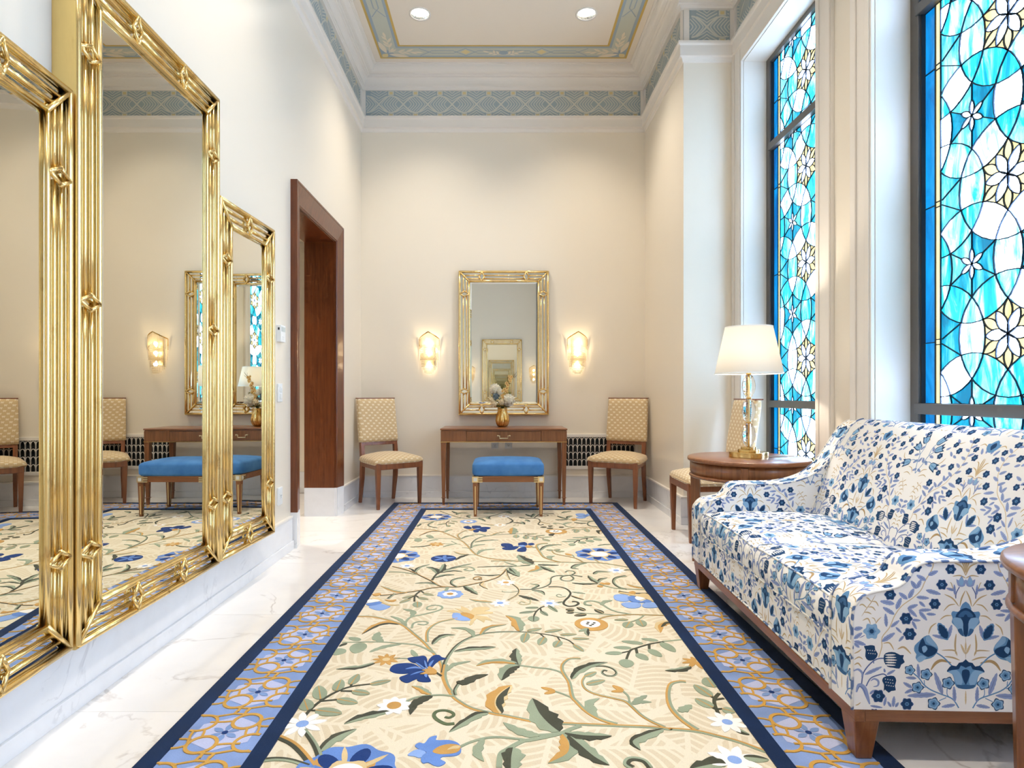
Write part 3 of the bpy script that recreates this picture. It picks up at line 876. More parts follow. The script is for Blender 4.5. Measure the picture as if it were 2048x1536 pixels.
def make_chair():
    t = thing('side_chair', '', 'chair')
    # front faces -y; seat trapezoid
    wf, wb, d = 0.50, 0.41, 0.46
    yf, yb = -0.23, 0.23
    # seat frame
    pts = [(-wf/2, yf), (wf/2, yf), (wb/2, yb), (-wb/2, yb)]
    mb = MB()
    outer = [(x, y, 0.375) for x, y in pts]; outer2 = [(x, y, 0.438) for x, y in pts]
    mb.loft([outer, outer2]); mb.build('seat_frame', m_chair, t, bevel=0.006)
    rings = cushion(wf/2+0.004, d/2+0.004, 0.085, 0.55, 0.22, 48, 16, crown=0.040, taper=0.095)
    mb = MB().loft(rings, 0, True); uv_planar(mb, lambda p: (p[0], p[1]*1.0 + p[2]*0.9))
    mb.build('seat_cushion', m_brocade, t, (0, 0, 0.404))
    wp = MB().tube([(p[0]*1.005, p[1]*1.005, 0.443) for p in [rings[8][k] for k in range(48)]], 0.004, 6, closed=True)
    wp.build('welt', m_brocade, t)
    for s in (-1, 1):
        MB().taper((s*(wf/2-0.024), yf+0.024, 0.42), (s*(wf/2-0.026), yf+0.026, 0), 0.048, 0.048, 0.028, 0.028).build('leg', m_chair, t, bevel=0.004)
        # rear leg and post, raked back
        x = s*(wb/2-0.019); w_ = 0.038
        path = [(x, yb+0.040, 0.0), (x, yb-0.004, 0.25), (x, yb-0.016, 0.43), (x, yb+0.004, 0.58), (x*0.98, yb+0.062, 0.97)]
        dp = [0.028, 0.044, 0.05, 0.044, 0.022]
        rg = []
        for (px_, py_, pz_), dd in zip(path, dp):
            ww = w_ if pz_ > 0.1 else 0.028
            rg.append([(px_-ww/2, py_-dd/2, pz_), (px_+ww/2, py_-dd/2, pz_), (px_+ww/2, py_+dd/2, pz_), (px_-ww/2, py_+dd/2, pz_)])
        MB().loft(rg).build('leg', m_chair, t, bevel=0.003)
    # back: lower rail, upholstered slab, top cap
    def tilt(x, y, z): return (x, yb + 0.004 + (z-0.58)*0.150 + y, z)
    MB().add([tilt(*p) for p in [(-wb/2, -.022, .578), (wb/2, -.022, .578), (wb/2, .022, .578), (-wb/2, .022, .578), (-wb/2, -.022, .622), (wb/2, -.022, .622), (wb/2, .022, .622), (-wb/2, .022, .622)]],
        [(0,3,2,1),(4,5,6,7),(0,1,5,4),(1,2,6,5),(2,3,7,6),(3,0,4,7)]).build('back_rail', m_chair, t, bevel=0.003)
    hb, zb0 = 0.435, 0.612
    rg = []
    for i in range(15):
        z = zb0 + hb*i/14; k = 1 - (2*i/14-1)**8
        ring = []
        for j in range(32):
            th = 2*pi*j/32
            wx = (wb/2 + 0.010 - 0.006*i/14) * spow(cos(th), 0.22); yy = (0.027 + 0.012*k) * spow(sin(th), 0.5)
            ring.append(tilt(wx, yy - 0.004, z))
        rg.append(ring)
    mb = MB().loft(rg, 0, True); uv_planar(mb, lambda p: (p[0] + (p[1]-yb)*0.9, p[2])); mb.build('backrest', m_brocade, t)
    MB().add([tilt(*p) for p in [(-wb/2-.004, -.03, 1.047), (wb/2+.004, -.03, 1.047), (wb/2+.004, .03, 1.047), (-wb/2-.004, .03, 1.047), (-wb/2-.004, -.03, 1.058), (wb/2+.004, -.03, 1.058), (wb/2+.004, .03, 1.058), (-wb/2-.004, .03, 1.058)]],
        [(0,3,2,1),(4,5,6,7),(0,1,5,4),(1,2,6,5),(2,3,7,6),(3,0,4,7)]).build('top_cap', m_chair, t, bevel=0.003)
    return t
ch = make_chair()
spots = [((-1.105, 5.965, 0), radians(38), 'tan brocade side chair in the corner next to the doorway'),
         ((1.190, 6.010, 0), radians(-29), 'tan brocade side chair in front of the air grille'),
         ((1.60, 4.62, 0), radians(-90), 'tan brocade side chair beside the window, half hidden by the round table')]
for k, (l, a, lab) in enumerate(spots):
    o = ch if k == 0 else copy_tree(ch)
    o.location = l; o.rotation_euler = (0, 0, a); o['label'] = lab; o['group'] = 'tan brocade side chairs'

# ---- console table
ct = thing('console_table', 'walnut console table with one drawer under the end wall mirror', 'table', (0.032, 6.085, 0))
CWd, CD, CH = 1.24, 0.50, 0.76
MB().box(-CWd/2, CWd/2, -CD/2, CD/2, CH-0.018, CH).build('tabletop', m_wood_x, ct, bevel=0.006)
MB().box(-CWd/2+.010, CWd/2-.010, -CD/2+.010, CD/2-.010, CH-0.026, CH-0.018).build('moulding', m_wood_x, ct)
AX, AY, AZ0, AZ1 = CWd/2-.006, CD/2-.006, 0.632, CH-0.026
ap = MB(); ap.box(-AX, -0.365, -AY, -AY+0.03, AZ0, AZ1); ap.box(0.365, AX, -AY, -AY+0.03, AZ0, AZ1)
ap.box(-AX, -AX+.03, -AY+.03, AY, AZ0, AZ1); ap.box(AX-.03, AX, -AY+.03, AY, AZ0, AZ1); ap.box(-AX, AX, AY-.02, AY, AZ0, AZ1); ap.box(-.365, .365, -AY+.004, -AY+0.03, AZ0, AZ0+.004)
ap.build('apron', m_wood_z, ct)
dw = MB().box(-0.362, 0.362, -AY-0.001, -AY+0.02, AZ0+.005, AZ1-.003).build('drawer', m_wood_z, ct, bevel=0.002)
hd = MB(); hy = -AY-0.022
hd.tube([(-.058, hy, .69), (-.040, hy, .69), (-.040, hy, .665), (.040, hy, .665), (.040, hy, .69), (.058, hy, .69)], 0.004, 8)
for sx in (-.058, .058): hd.ball((sx, hy, .69), 0.0075, 10, 6); hd.tube([(sx, hy, .69), (sx, -AY, .69)], .004, 8)
hd.build('handle', m_brassl, dw)
MB().box(-AX-.003, AX+.003, -AY-.003, AY, AZ0-.006, AZ0).build('brass_line', m_brass, ct)
for sx in (-1, 1):
    for sy in (-1, 1):
        cx_, cy_ = sx*(AX-.026), sy*(AY-.026)
        lg = MB().taper((cx_, cy_, AZ0-.006), (cx_, cy_, 0.085), .052, .052, .030, .030).build('leg', m_wood_z, ct, bevel=.002)
        MB().box(cx_-.021, cx_+.021, cy_-.021, cy_+.021, .080, .087).build('collar', m_wood_z, lg, bevel=.002)
        MB().taper((cx_, cy_, .080), (cx_, cy_, 0.0095 if sy < 0 else 0), .028, .028, .022, .022).build('foot', m_wood_z, lg)

# ---- bench stool
st = thing('upholstered_stool', 'stool with blue velvet seat and brass cornered walnut frame', 'stool', (0.068, 5.545, 0.0095))
m_velvet = M('blue velvet', srgb(70, 128, 192), 0.7, spec=0.15, Sheen_Weight=0.6, Sheen_Roughness=0.35)
nv = m_velvet.noise(m_velvet.coord(scale=(1, 1, 1)), 9, 4); m_velvet.col(m_velvet.ramp(nv, [(0.3, srgb(60, 112, 172)), (0.7, srgb(84, 138, 196))]))
nv2 = m_velvet.noise(m_velvet.coord(scale=(400, 400, 400)), 1, 2); m_velvet.bump(nv2, 0.15, 0.002)
m_velvet.b.inputs['Sheen Tint'].default_value = (*srgb(150, 190, 235), 1); m_velvet = m_velvet.m
sa, sb = 0.315, 0.245
rings = cushion(sa+.006, sb+.004, 0.140, 0.36, 0.14, 64, 24, crown=0.018)
MB().loft(rings, 0, True).build('seat_cushion', m_velvet, st, (0, 0, 0.346))
fr = MB(); fr.box(-sa+.04, sa-.04, -sb+.008, -sb+.035, .305, .358); fr.box(-sa+.04, sa-.04, sb-.035, sb-.008, .305, .358)
fr.box(-sa+.008, -sa+.035, -sb+.04, sb-.04, .305, .358); fr.box(sa-.035, sa-.008, -sb+.04, sb-.04, .305, .358); fr.build('seat_rail', m_wood_x, st, bevel=.002)
for sx in (-1, 1):
    for sy in (-1, 1):
        cx_, cy_ = sx*(sa-.024), sy*(sb-.024)
        lg = MB().taper((cx_, cy_, .31), (cx_, cy_, 0.0), .046, .046, .026, .026).build('leg', m_wood_z, st, bevel=.002)
        fl_ = MB()
        for s2 in (-1, 1):   # brass flute on each outer face
            fl_.loft([[(cx_-.004, cy_+s2*.0235, .27), (cx_+.004, cy_+s2*.0235, .27), (cx_+.004, cy_+s2*.021, .27), (cx_-.004, cy_+s2*.021, .27)],
                      [(cx_-.004, cy_+s2*.0145, .02), (cx_+.004, cy_+s2*.0145, .02), (cx_+.004, cy_+s2*.012, .02), (cx_-.004, cy_+s2*.012, .02)]])
            fl_.loft([[(cx_+s2*.0235, cy_-.004, .27), (cx_+s2*.0235, cy_+.004, .27), (cx_+s2*.021, cy_+.004, .27), (cx_+s2*.021, cy_-.004, .27)],
                      [(cx_+s2*.0145, cy_-.004, .02), (cx_+s2*.0145, cy_+.004, .02), (cx_+s2*.012, cy_+.004, .02), (cx_+s2*.012, cy_-.004, .02)]])
        fl_.build('brass_flute', m_brassl, lg)
        cp = MB().box(cx_-.028, cx_+.028, cy_-.028, cy_+.028, .303, .356)
        # fingers reaching along the rail
        for zf in (.309, .327, .345):
            cp.box(*sorted((cx_-sx*.028, cx_-sx*.064)), *sorted((cy_+sy*.0175, cy_+sy*.026)), zf-.005, zf+.005)
            cp.box(*sorted((cx_+sx*.0175, cx_+sx*.026)), *sorted((cy_-sy*.028, cy_-sy*.064)), zf-.005, zf+.005)
        c_ = cp.build('corner_plate', m_brassl, st, bevel=.001)
        MB().box(cx_-.015, cx_+.015, cy_-.030, cy_+.030, .315, .345).box(cx_-.030, cx_+.030, cy_-.015, cy_+.015, .315, .345).build('inlay', m_bead, c_)

# ---- round side tables
def round_table(label, loc, rz):
    t = thing('round_side_table', label, 'table', loc, rz, 'round walnut side tables')
    R, H = 0.365, 0.693
    MB().lathe([(0.001, H-.028), (R-.012, H-.028), (R-.003, H-.022), (R, H-.014), (R-.002, H-.004), (R-.008, H), (0.001, H)], 96).build('tabletop', m_wood_x, t)
    MB().lathe([(R-.045, H-.115), (R-.022, H-.115), (R-.022, H-.028), (R-.045, H-.028)], 96).build('apron', m_wood_z, t)
    MB().lathe([(R-.04, H-.128), (R-.016, H-.128), (R-.010, H-.120), (R-.012, H-.112), (R-.022, H-.108), (R-.04, H-.108)], 96).build('bead_moulding', m_wood_x, t)
    for k in range(4):
        a = k*pi/2 + pi/4; g = bpy.data.objects.new('g', None)
        c, s = cos(a), sin(a)
        def rot(x, y, z): return (x*c - y*s, x*s + y*c, z)
        ro = R-.020
        v = [rot(ro-.06, -.032, H-.112), rot(ro, -.032, H-.112), rot(ro, .032, H-.112), rot(ro-.06, .032, H-.112)]
        v2 = [rot(ro-.045, -.020, 0), rot(ro-.01, -.020, 0), rot(ro-.01, .020, 0), rot(ro-.045, .020, 0)]
        MB().loft([v2, v]).build('leg', m_wood_z, t, bevel=.003)
        vv = [rot(ro-.01, -.020, H-.105), rot(ro+.004, -.020, H-.105), rot(ro+.004, .020, H-.105), rot(ro-.01, .020, H-.105)]
        MB().loft([vv, [(p[0], p[1], H-.034) for p in vv]]).build('leg_block', m_wood_z, t, bevel=.003)
        bpy.data.objects.remove(g)
    return t
round_table('round walnut side table carrying the lamp, between chair and sofa', (1.565, 3.80, 0), radians(20))
round_table('round walnut side table cut off by the right edge, before the sofa', (1.526, 1.264, 0), radians(12))

# ---- table lamp
lp = thing('table_lamp', 'lit table lamp with white shade and three stacked crystal lobes', 'lamp', (1.572, 3.80, 0.6935))
for r, z0_, z1_ in ((0.110, 0, .034), (0.062, .034, .050), (0.042, .050, .064)):
    pts = [((r + (0.012*cos(4*2*pi*k/64) if r > .1 else 0.006*cos(4*2*pi*k/64)))*cos(2*pi*k/64), (r + (0.012*cos(4*2*pi*k/64) if r > .1 else 0.006*cos(4*2*pi*k/64)))*sin(2*pi*k/64)) for k in range(64)]
    MB().loft([[(x, y, z0_) for x, y in pts], [(x, y, z1_) for x, y in pts]]).build('base_step', m_brass, lp, bevel=.002)
MB().tube([(0, 0, .064), (0, 0, .30), (0, 0, .53)], 0.0085, 12).build('rod', m_brassl, lp)
m_crystal = M('lamp crystal', (1, 1, 1), 0.0, Transmission_Weight=1.0, IOR=1.45).m
for k in range(3):
    zc_ = .064 + .077 + k*.154
    for s in (-1, 1):
        prof = []
        for i in range(13):
            a = -1 + 2*i/12; prof.append((0.0115, 0.0115 + 0.0265*(1-a*a)**0.8 + 0.001, zc_ + a*.075))
        mb = MB(); rg = []
        for x0_, x1_, z in prof:
            yw = 0.016*(1-((z-zc_)/.08)**2)**.5 + .003
            rg.append([(s*x0_, -yw, z), (s*x1_, -yw*.55, z), (s*x1_, yw*.55, z), (s*x0_, yw, z)])
        mb.loft(rg, 0, False); mb.build('crystal_lobe', m_crystal, lp, bevel=.001)
    MB().lathe([(.001, -.006), (.014, -.006), (.016, 0), (.014, .006), (.001, .006)], 16, (0, 0, zc_+.077)).build('joint', m_brass, lp)
m_shade = bpy.data.materials.new('lit linen shade'); m_shade.use_nodes = True
_n = m_shade.node_tree.nodes; _l = m_shade.node_tree.links; _n.remove(_n['Principled BSDF'])
_t = _n.new('ShaderNodeBsdfTranslucent'); _t.inputs[0].default_value = (0.95, 0.90, 0.80, 1); _d = _n.new('ShaderNodeBsdfDiffuse'); _d.inputs[0].default_value = (0.9, 0.88, 0.84, 1)
_m = _n.new('ShaderNodeMixShader'); _m.inputs[0].default_value = 0.45; _l.new(_t.outputs[0], _m.inputs[1]); _l.new(_d.outputs[0], _m.inputs[2]); _l.new(_m.outputs[0], _n['Material Output'].inputs[0])
sh = MB(); zs0, zs1 = .527, .822
sh.lathe([(.204, zs0), (.142, zs1), (.140, zs1), (.202, zs0), (.204, zs0)], 64, caps=False)
sh.build('lamp_shade', m_shade, lp)
MB().lathe([(.2045, zs0-.002), (.2055, zs0+.006), (.201, zs0+.006), (.201, zs0-.002), (.2045, zs0-.002)], 64, caps=False).lathe([(.1425, zs1-.006), (.1435, zs1+.002), (.139, zs1+.002), (.139, zs1-.006), (.1425, zs1-.006)], 64, caps=False).build('shade_trim', m_white, lp)
sp = MB()
for k in range(3): sp.tube([(0, 0, zs1-.02), (.14*cos(k*2*pi/3), .14*sin(k*2*pi/3), zs1-.004)], .0015, 6)
sp.build('spider', m_brass, lp)
m_bulb = M('warm bulb', (1, 1, 1), 0.5); m_bulb.b.inputs['Emission Color'].default_value = (1, 0.80, 0.55, 1); m_bulb.b.inputs['Emission Strength'].default_value = 6.0; m_bulb = m_bulb.m
MB().lathe([(.010, .53), (.012, .57), (.028, .61), (.032, .64), (.024, .668), (.001, .675)], 20).build('bulb', m_bulb, lp)
def point(name, loc, watts, col, rad, parent):
    ld = bpy.data.lights.new(name, 'POINT'); ld.energy = watts; ld.color = col; ld.shadow_soft_size = rad
    o = bpy.data.objects.new(name, ld); COL.objects.link(o); o.location = loc; o.parent = parent; return o
MB().tube(catmull([(.09, .02, .004), (.15, .0, .003), (.22, .03, .003), (.28, .02, .003), (.33, .05, .003)], 6), .003, 6).build('cord', m_white, lp)
point('bulb_glow', (0, 0, .70), LAMP_W, (1, 0.88, 0.72), 0.03, lp)

# ---- wall sconces
m_cry = bpy.data.materials.new('sconce crystal'); m_cry.use_nodes = True
_n = m_cry.node_tree.nodes; _l = m_cry.node_tree.links; _n.remove(_n['Principled BSDF'])
_t = _n.new('ShaderNodeBsdfTransparent'); _t.inputs[0].default_value = (1, .96, .88, 1); _g = _n.new('ShaderNodeBsdfGlossy'); _g.inputs['Roughness'].default_value = .08; _tl = _n.new('ShaderNodeBsdfTranslucent'); _tl.inputs[0].default_value = (1, .93, .80, 1)
_f = _n.new('ShaderNodeLayerWeight'); _f.inputs[0].default_value = .35
_m = _n.new('ShaderNodeMixShader'); _l.new(_f.outputs['Fresnel'], _m.inputs[0]); _l.new(_t.outputs[0], _m.inputs[1]); _l.new(_g.outputs[0], _m.inputs[2])
_m2 = _n.new('ShaderNodeMixShader'); _m2.inputs[0].default_value = .48; _l.new(_m.outputs[0], _m2.inputs[1]); _l.new(_tl.outputs[0], _m2.inputs[2]); _l.new(_m2.outputs[0], _n['Material Output'].inputs[0])
def make_sconce():
    t = thing('wall_sconce', '', 'sconce')
    W_, T = 0.215, 0.10                       # width, projection; local y negative = into the room
    def outline(k, n=24):                     # bowed front in plan
        a = -1 + 2*k/n; return (a*W_/2, -0.012 - T*(1-a*a)**0.75)
    def rim_z(x): return 0.365 + 0.068*(1-abs(x)/(W_/2))**0.85
    rg = []
    for k in range(25):
        x, y = outline(k); z = rim_z(x)
        rg.append([(x, y, z), (x, y-.004, z), (x, y-.004, z+.012), (x, y, z+.012)])
    MB().loft(rg).build('gilt_rim', m_brass, t)
    MB().box(-W_*.26, W_*.26, -.012, 0, .09, .375).build('back_plate', m_brassl, t, bevel=.002)
    rods = MB()
    for k in range(25):
        x, y = outline(k)
        rods.taper((x*.97, y+.004, rim_z(x)-.11), (x*.97, y+.004, rim_z(x)), .0062, .0062, .0062, .0062)
    rods.build('crystal_rods', m_cry, t)
    for s in (-1, 1): MB().box(*sorted((s*W_/2, s*(W_/2-.004))), -.016, -.010, .295, .375).build('side_bar', m_brass, t)
    for (sc, top, bot, name) in ((.90, .305, .14, 'bead_tier'), (.74, .22, .075, 'bead_tier'), (.58, .15, .005, 'bead_tier')):
        mb = MB(); n = int(26*sc)
        for k in range(n+1):
            x, y = outline(k, n); x *= sc; y = y*sc*.92
            z = top
            ed = bot + (0.05*(abs(x)/(W_/2*sc))**4 if sc < .6 else 0)
            while z > ed:
                mb.ball((x, y, z), .0044, 6, 4); z -= .0118
        mb.build(name, m_cry, t)
    for zb_ in (.30, .20, .11): MB().lathe([(.004, -.02), (.011, -.012), (.014, .005), (.009, .022), (.001, .03)], 12, (0, -.045, zb_)).build('bulb', m_bulb, t)  # lowest bulb added to make the lower bead tiers glow
    for zb_ in (.32, .22, .10): point('bulb_glow', (0, -.055, zb_), SCONCE_W, (1, .80, .52), .02, t)
    return t
sc0 = make_sconce()
for k, (loc, rz, lab) in enumerate((((-0.757, YB, 1.308), 0, 'lit crystal sconce on the left of the end wall mirror'), ((0.815, YB, 1.310), 0, 'lit crystal sconce on the right of the end wall mirror'),
        ((-0.72, YF, 1.36), pi, 'lit crystal sconce of the opposite wall, left in the mirror'), ((0.80, YF, 1.36), pi, 'lit crystal sconce of the opposite wall, right in the mirror'))):
    o = sc0 if k == 0 else copy_tree(sc0)
    o.location = loc; o.rotation_euler = (0, 0, rz); o['label'] = lab; o['group'] = 'crystal wall sconces'

# ---- vase and flowers
VX, VY, VZ = 0.020, 6.12, 0.7605
m_vase = M('amber gold glass', srgb(206, 150, 62), 0.08, 0.75)
_v = m_vase.coord(scale=(1, 1, .05)); _nn = m_vase.noise(_v, 55, 2); m_vase.col(m_vase.ramp(_nn, [(.3, srgb(140, 84, 22)), (.5, srgb(214, 160, 74)), (.7, srgb(250, 226, 168))])); m_vase = m_vase.m
vs_ = thing('vase', 'ribbed amber glass vase standing on the console table', 'vase', (VX, VY, VZ))
prof = [(.030, 0), (.046, .004), (.062, .03), (.070, .062), (.066, .10), (.055, .135), (.046, .16), (.046, .176), (.052, .188), (.050, .189), (.043, .176), (.042, .16), (.050, .13), (.060, .09)]
rg = []
for r, z in prof:
    rg.append([((r*(1+.035*cos(14*2*pi*k/84)))*cos(2*pi*k/84), (r*(1+.035*cos(14*2*pi*k/84)))*sin(2*pi*k/84), z) for k in range(84)])
MB().loft(rg, 0, True).build('vase_body', m_vase, vs_)
rnd = random.Random(5)
def petal_mat(name, c):
    m = bpy.data.materials.new(name); m.use_nodes = True; n = m.node_tree.nodes; l = m.node_tree.links; n.remove(n['Principled BSDF'])
    a = n.new('ShaderNodeBsdfTranslucent'); b = n.new('ShaderNodeBsdfDiffuse'); x = n.new('ShaderNodeMixShader'); x.inputs[0].default_value = .6
    tx = n.new('ShaderNodeTexNoise'); tx.inputs['Scale'].default_value = 60; rp = n.new('ShaderNodeValToRGB'); rp.color_ramp.elements[0].position = .3; rp.color_ramp.elements[0].color = (*[v*.9 for v in c], 1); rp.color_ramp.elements[1].position = .7; rp.color_ramp.elements[1].color = (*c, 1)
    l.new(tx.outputs['Fac'], rp.inputs[0]); l.new(rp.outputs[0], a.inputs[0]); l.new(rp.outputs[0], b.inputs[0]); l.new(a.outputs[0], x.inputs[1]); l.new(b.outputs[0], x.inputs[2]); l.new(x.outputs[0], n['Material Output'].inputs[0]); return m
m_petal = petal_mat('white petals', srgb(255, 251, 238))
m_cream = petal_mat('cream rose petals', srgb(250, 236, 204))
m_peach = M('orchid petals', srgb(232, 196, 120), 0.6).m
m_peach2 = M('orchid throats', srgb(196, 124, 60), 0.6).m
m_stem = M('green stems', srgb(92, 96, 48), 0.6).m
m_leaf = M('olive leaves', srgb(118, 116, 52), 0.6).m
m_bluefl = petal_mat('dusty blue florets', srgb(168, 182, 190))
def petal(mb, c, d, up, L, Wd_, mi):
    d = Vector(d).normalized(); s = d.cross(Vector(up)); s = s.normalized() if s.length > 1e-4 else d.orthogonal().normalized(); n = s.cross(d)
    c = Vector(c)
    p = [c, c+d*L*.4+s*Wd_*.45+n*L*.08, c+d*L*.85+s*Wd_*.3+n*L*.02, c+d*L, c+d*L*.85-s*Wd_*.3+n*L*.02, c+d*L*.4-s*Wd_*.45+n*L*.08, c+d*L*.5-n*L*.04]
    mb.add(p, [(0,1,6),(1,2,6),(2,3,6),(3,4,6),(4,5,6),(5,0,6)], mi, True)
def stem_to(mb, head, mi=0, r=.0022):
    h = Vector(head); m_ = Vector((h.x*.25, h.y*.3, .20 + (h.z-.2)*.45))
    mb.tube(catmull([(h.x*.03, h.y*.03, .05), tuple(m_*1.0), tuple(h)], 5), r, 5, mi)
def bloom(name, lab, head, R, mat, n=90, grp=None):
    t = thing(name, lab, 'flower', (VX, VY, VZ), 0, grp)
    s_ = MB(); stem_to(s_, head); s_.build('stem', m_stem, t)
    mb = MB()
    for i in range(n):
        z = 1 - 2*(i+.5)/n; a = i*2.39996; r = sqrt(1-z*z); d = Vector((r*cos(a), r*sin(a), z))
        petal(mb, Vector(head)+d*R*.66, d + Vector((rnd.uniform(-.4,.4), rnd.uniform(-.4,.4), rnd.uniform(-.4,.4))), (rnd.uniform(-1,1), rnd.uniform(-1,1), 1), R*.6, R*.55, 0)
    mb.ball(head, R*.78, 14, 9); mb.build('petals', mat, t)
bloom('hydrangea', 'white hydrangea head at upper left of the bouquet', (-.074, -.01, .385), .050, m_petal)
bloom('hydrangea', 'smaller white hydrangea head at the middle of the bouquet', (-.020, -.03, .355), .032, m_petal, 60)
bloom('hydrangea', 'big white hydrangea head at lower right of the bouquet', (.062, -.045, .272), .056, m_petal, 110)
bloom('rose', 'cream rose bud at the far left of the bouquet', (-.105, -.03, .275), .030, m_cream, 36)
bloom('rose', 'cream rose bud hanging lowest at left of the bouquet', (-.085, -.05, .235), .031, m_cream, 36)
bloom('rose', 'cream rose at the centre bottom of the bouquet', (-.005, -.06, .255), .032, m_cream, 40)
bloom('blue_statice', 'dusty blue statice sprig inside the bouquet', (-.070, -.035, .31), .029, m_bluefl, 110)
def spray(name, lab, pts, nfl, mats, R, grp=None):
    t = thing(name, lab, 'flower', (VX, VY, VZ), 0, grp)
    path = catmull(pts, 6); MB().tube(path, [.0028*(1-.6*i/len(path)) for i in range(len(path))], 6).build('stem', m_stem, t)
    mb = MB()
    for i in range(nfl):
        p = Vector(path[int(len(path)*(.40 + .58*i/nfl))]) + Vector((rnd.uniform(-.02,.02), -.012, rnd.uniform(-.012,.012)))
        rr = R*(1-.4*i/nfl)
        for k in range(5):
            a = k*2*pi/5 + i; petal(mb, p, (cos(a), -.35, sin(a)), (0, -1, .2), rr, rr*.8, 0)
        mb.ball(p+Vector((0, -.003, 0)), rr*.28, 6, 4, 1)
    mb.build('blossoms', mats, t); return t
spray('orchid_spray', 'tall peach orchid spray rising from the bouquet', [(0, 0, .12), (.01, -.01, .28), (.045, -.02, .42), (.085, -.02, .52)], 22, [m_peach, m_peach2], .026)
spray('orchid_spray', 'short peach orchid spray low in the bouquet', [(0, 0, .12), (.0, -.03, .26), (.02, -.04, .36)], 12, [m_peach, m_peach2], .022)
tw = thing('twig', 'bare dark twig reaching furthest up and right', 'branch', (VX, VY, VZ))
MB().tube(catmull([(0, 0, .12), (.05, 0, .40), (.105, 0, .50), (.145, -.01, .56)], 6), .0016, 5).tube([(.105, 0, .50), (.135, 0, .515), (.15, 0, .53)], .0012, 5).tube([(.12, 0, .525), (.118, 0, .56)], .0012, 5).build('stem', M('dark twig bark', srgb(64, 56, 44), .8).m, tw)
gf = thing('fern_sprig', 'olive green foliage sprig at the right of the bouquet', 'foliage', (VX, VY, VZ))
fo = MB(); so = MB()
for i in range(16):
    a = rnd.uniform(-.9, .9); tip = (.03+.06*rnd.random()+.02*a, rnd.uniform(-.05, .02), rnd.uniform(.24, .36))
    stem_to(so, tip, 0, .0014)
    for k in range(9):
        d = Vector((rnd.uniform(-1,1), rnd.uniform(-1,.4), rnd.uniform(-.3,1))); petal(fo, Vector(tip)+d*.012, d, (0,0,1), .022, .010, 0)
for i in range(14):
    a = i*.45; tip = (.045*cos(a), .04*sin(a)-.01, .20+.012*rnd.random()); stem_to(so, tip, 0, .0014)
    for k in range(4):
        d = Vector((cos(a)+rnd.uniform(-.5,.5), sin(a)+rnd.uniform(-.5,.5), rnd.uniform(-.2,.6))); petal(fo, tip, d, (0,0,1), .035, .018, 0)
fo.build('leaves', m_leaf, gf); so.build('stem', m_stem, gf)

# ---- small fittings
def plate(name, lab, cat, loc, rz, w, h, d, extra):
    t = thing(name, lab, cat, loc, rz)
    MB().box(-w/2, w/2, -d, 0, 0, h).build('cover_plate', m_white, t, bevel=.003); extra(t, w, h, d); return t
def sw_extra(t, w, h, d):
    for z in (.02, .065): MB().box(-.016, .016, -d-.005, -d, z, z+.036).build('rocker', m_white, t, bevel=.002)
def th_extra(t, w, h, d):
    MB().box(-w/2+.008, w/2-.008, -d-.0015, -d, h*.62, h-.012).build('display', M('grey display', srgb(196, 204, 200), .3).m, t)
    for z in (.016, .03): MB().box(-.012, .012, -d-.003, -d, z, z+.008).build('button', m_white, t, bevel=.001)
    MB().box(-w/2-.0006, -w/2, -d*.7, -d*.3, h*.70, h*.85).build('vent_slot', m_dark, t)
def ou_extra(t, w, h, d):
    MB().box(-.018, .018, -d-.004, -d, h/2-.018, h/2+.018).build('socket', m_white, t, bevel=.002)
    s_ = MB()
    for x, z in ((-.008, .004), (.008, .004), (0, -.007)): s_.box(x-.0025, x+.0025, -d-.0045, -d-.003, h/2+z-.003, h/2+z+.003)
    s_.build('socket_hole', m_dark, t)
plate('thermostat', 'white thermostat on the wall between mirror and doorway', 'thermostat', (XL, 4.02, 1.44), R90, .085, .112, .03, th_extra)
plate('light_switch', 'white double light switch below the thermostat', 'switch', (XL, 4.02, 1.04), R90, .075, .123, .012, sw_extra)
plate('power_outlet', 'white power outlet low on the wall before the doorway', 'outlet', (XL, 4.02, .35), R90, .075, .118, .012, ou_extra)
plate('power_outlet', 'white power outlet under the console, the left one', 'outlet', (-.06, YB, .515), 0, .075, .075, .012, ou_extra)
plate('data_outlet', 'white data socket under the console, the right one', 'outlet', (.085, YB, .515), 0, .075, .075, .012, ou_extra)

# ---- air grille
gx0, gx1, gz0, gz1 = 0.644, 1.462, 0.298, 0.672
gr = thing('air_grille', 'white lattice air grille with pointed arches beside the console', 'grille', (gx0, YB, gz0))
gw, gh = gx1-gx0, gz1-gz0
MB().box(.02, gw-.02, -.003, 0, .02, gh-.02).build('dark_backing', m_black, gr)
for nm, (a, b, c, d) in (('frame_bar', (0, gw, gh-.034, gh)), ('frame_bar', (0, gw, 0, .034)), ('frame_bar', (0, .034, .034, gh-.034)), ('frame_bar', (gw-.034, gw, .034, gh-.034))):
    MB().box(a, b, -.016, 0, c, d).build(nm, m_trim, gr, bevel=.003)
lt = MB(); pw = 0.0466; rows = 4; rh = (gh-.068)/rows
flat = lambda u, v, h: (u, -h, v)
def bar(pts, w):
    L, R = ribbon(pts, w); n = len(pts)
    lt.add([flat(u, v, .012) for u, v in L] + [flat(u, v, .012) for u, v in R] + [flat(u, v, .003) for u, v in L] + [flat(u, v, .003) for u, v in R],
           [(i, i+1, n+i+1, n+i) for i in range(n-1)] + [(i, 2*n+i, 2*n+i+1, i+1) for i in range(n-1)] + [(n+i, n+i+1, 3*n+i+1, 3*n+i) for i in range(n-1)])
nc = int((gw-.068)/pw)+1
for k in range(nc+1):
    x = .034 + k*pw/1.0
    if x > gw-.034: break
    for h_ in (0, .5):
        xx = x + h_*pw
        if xx < gw-.036 and h_ == 0: bar([(xx, .034), (xx, gh-.034)], .004)
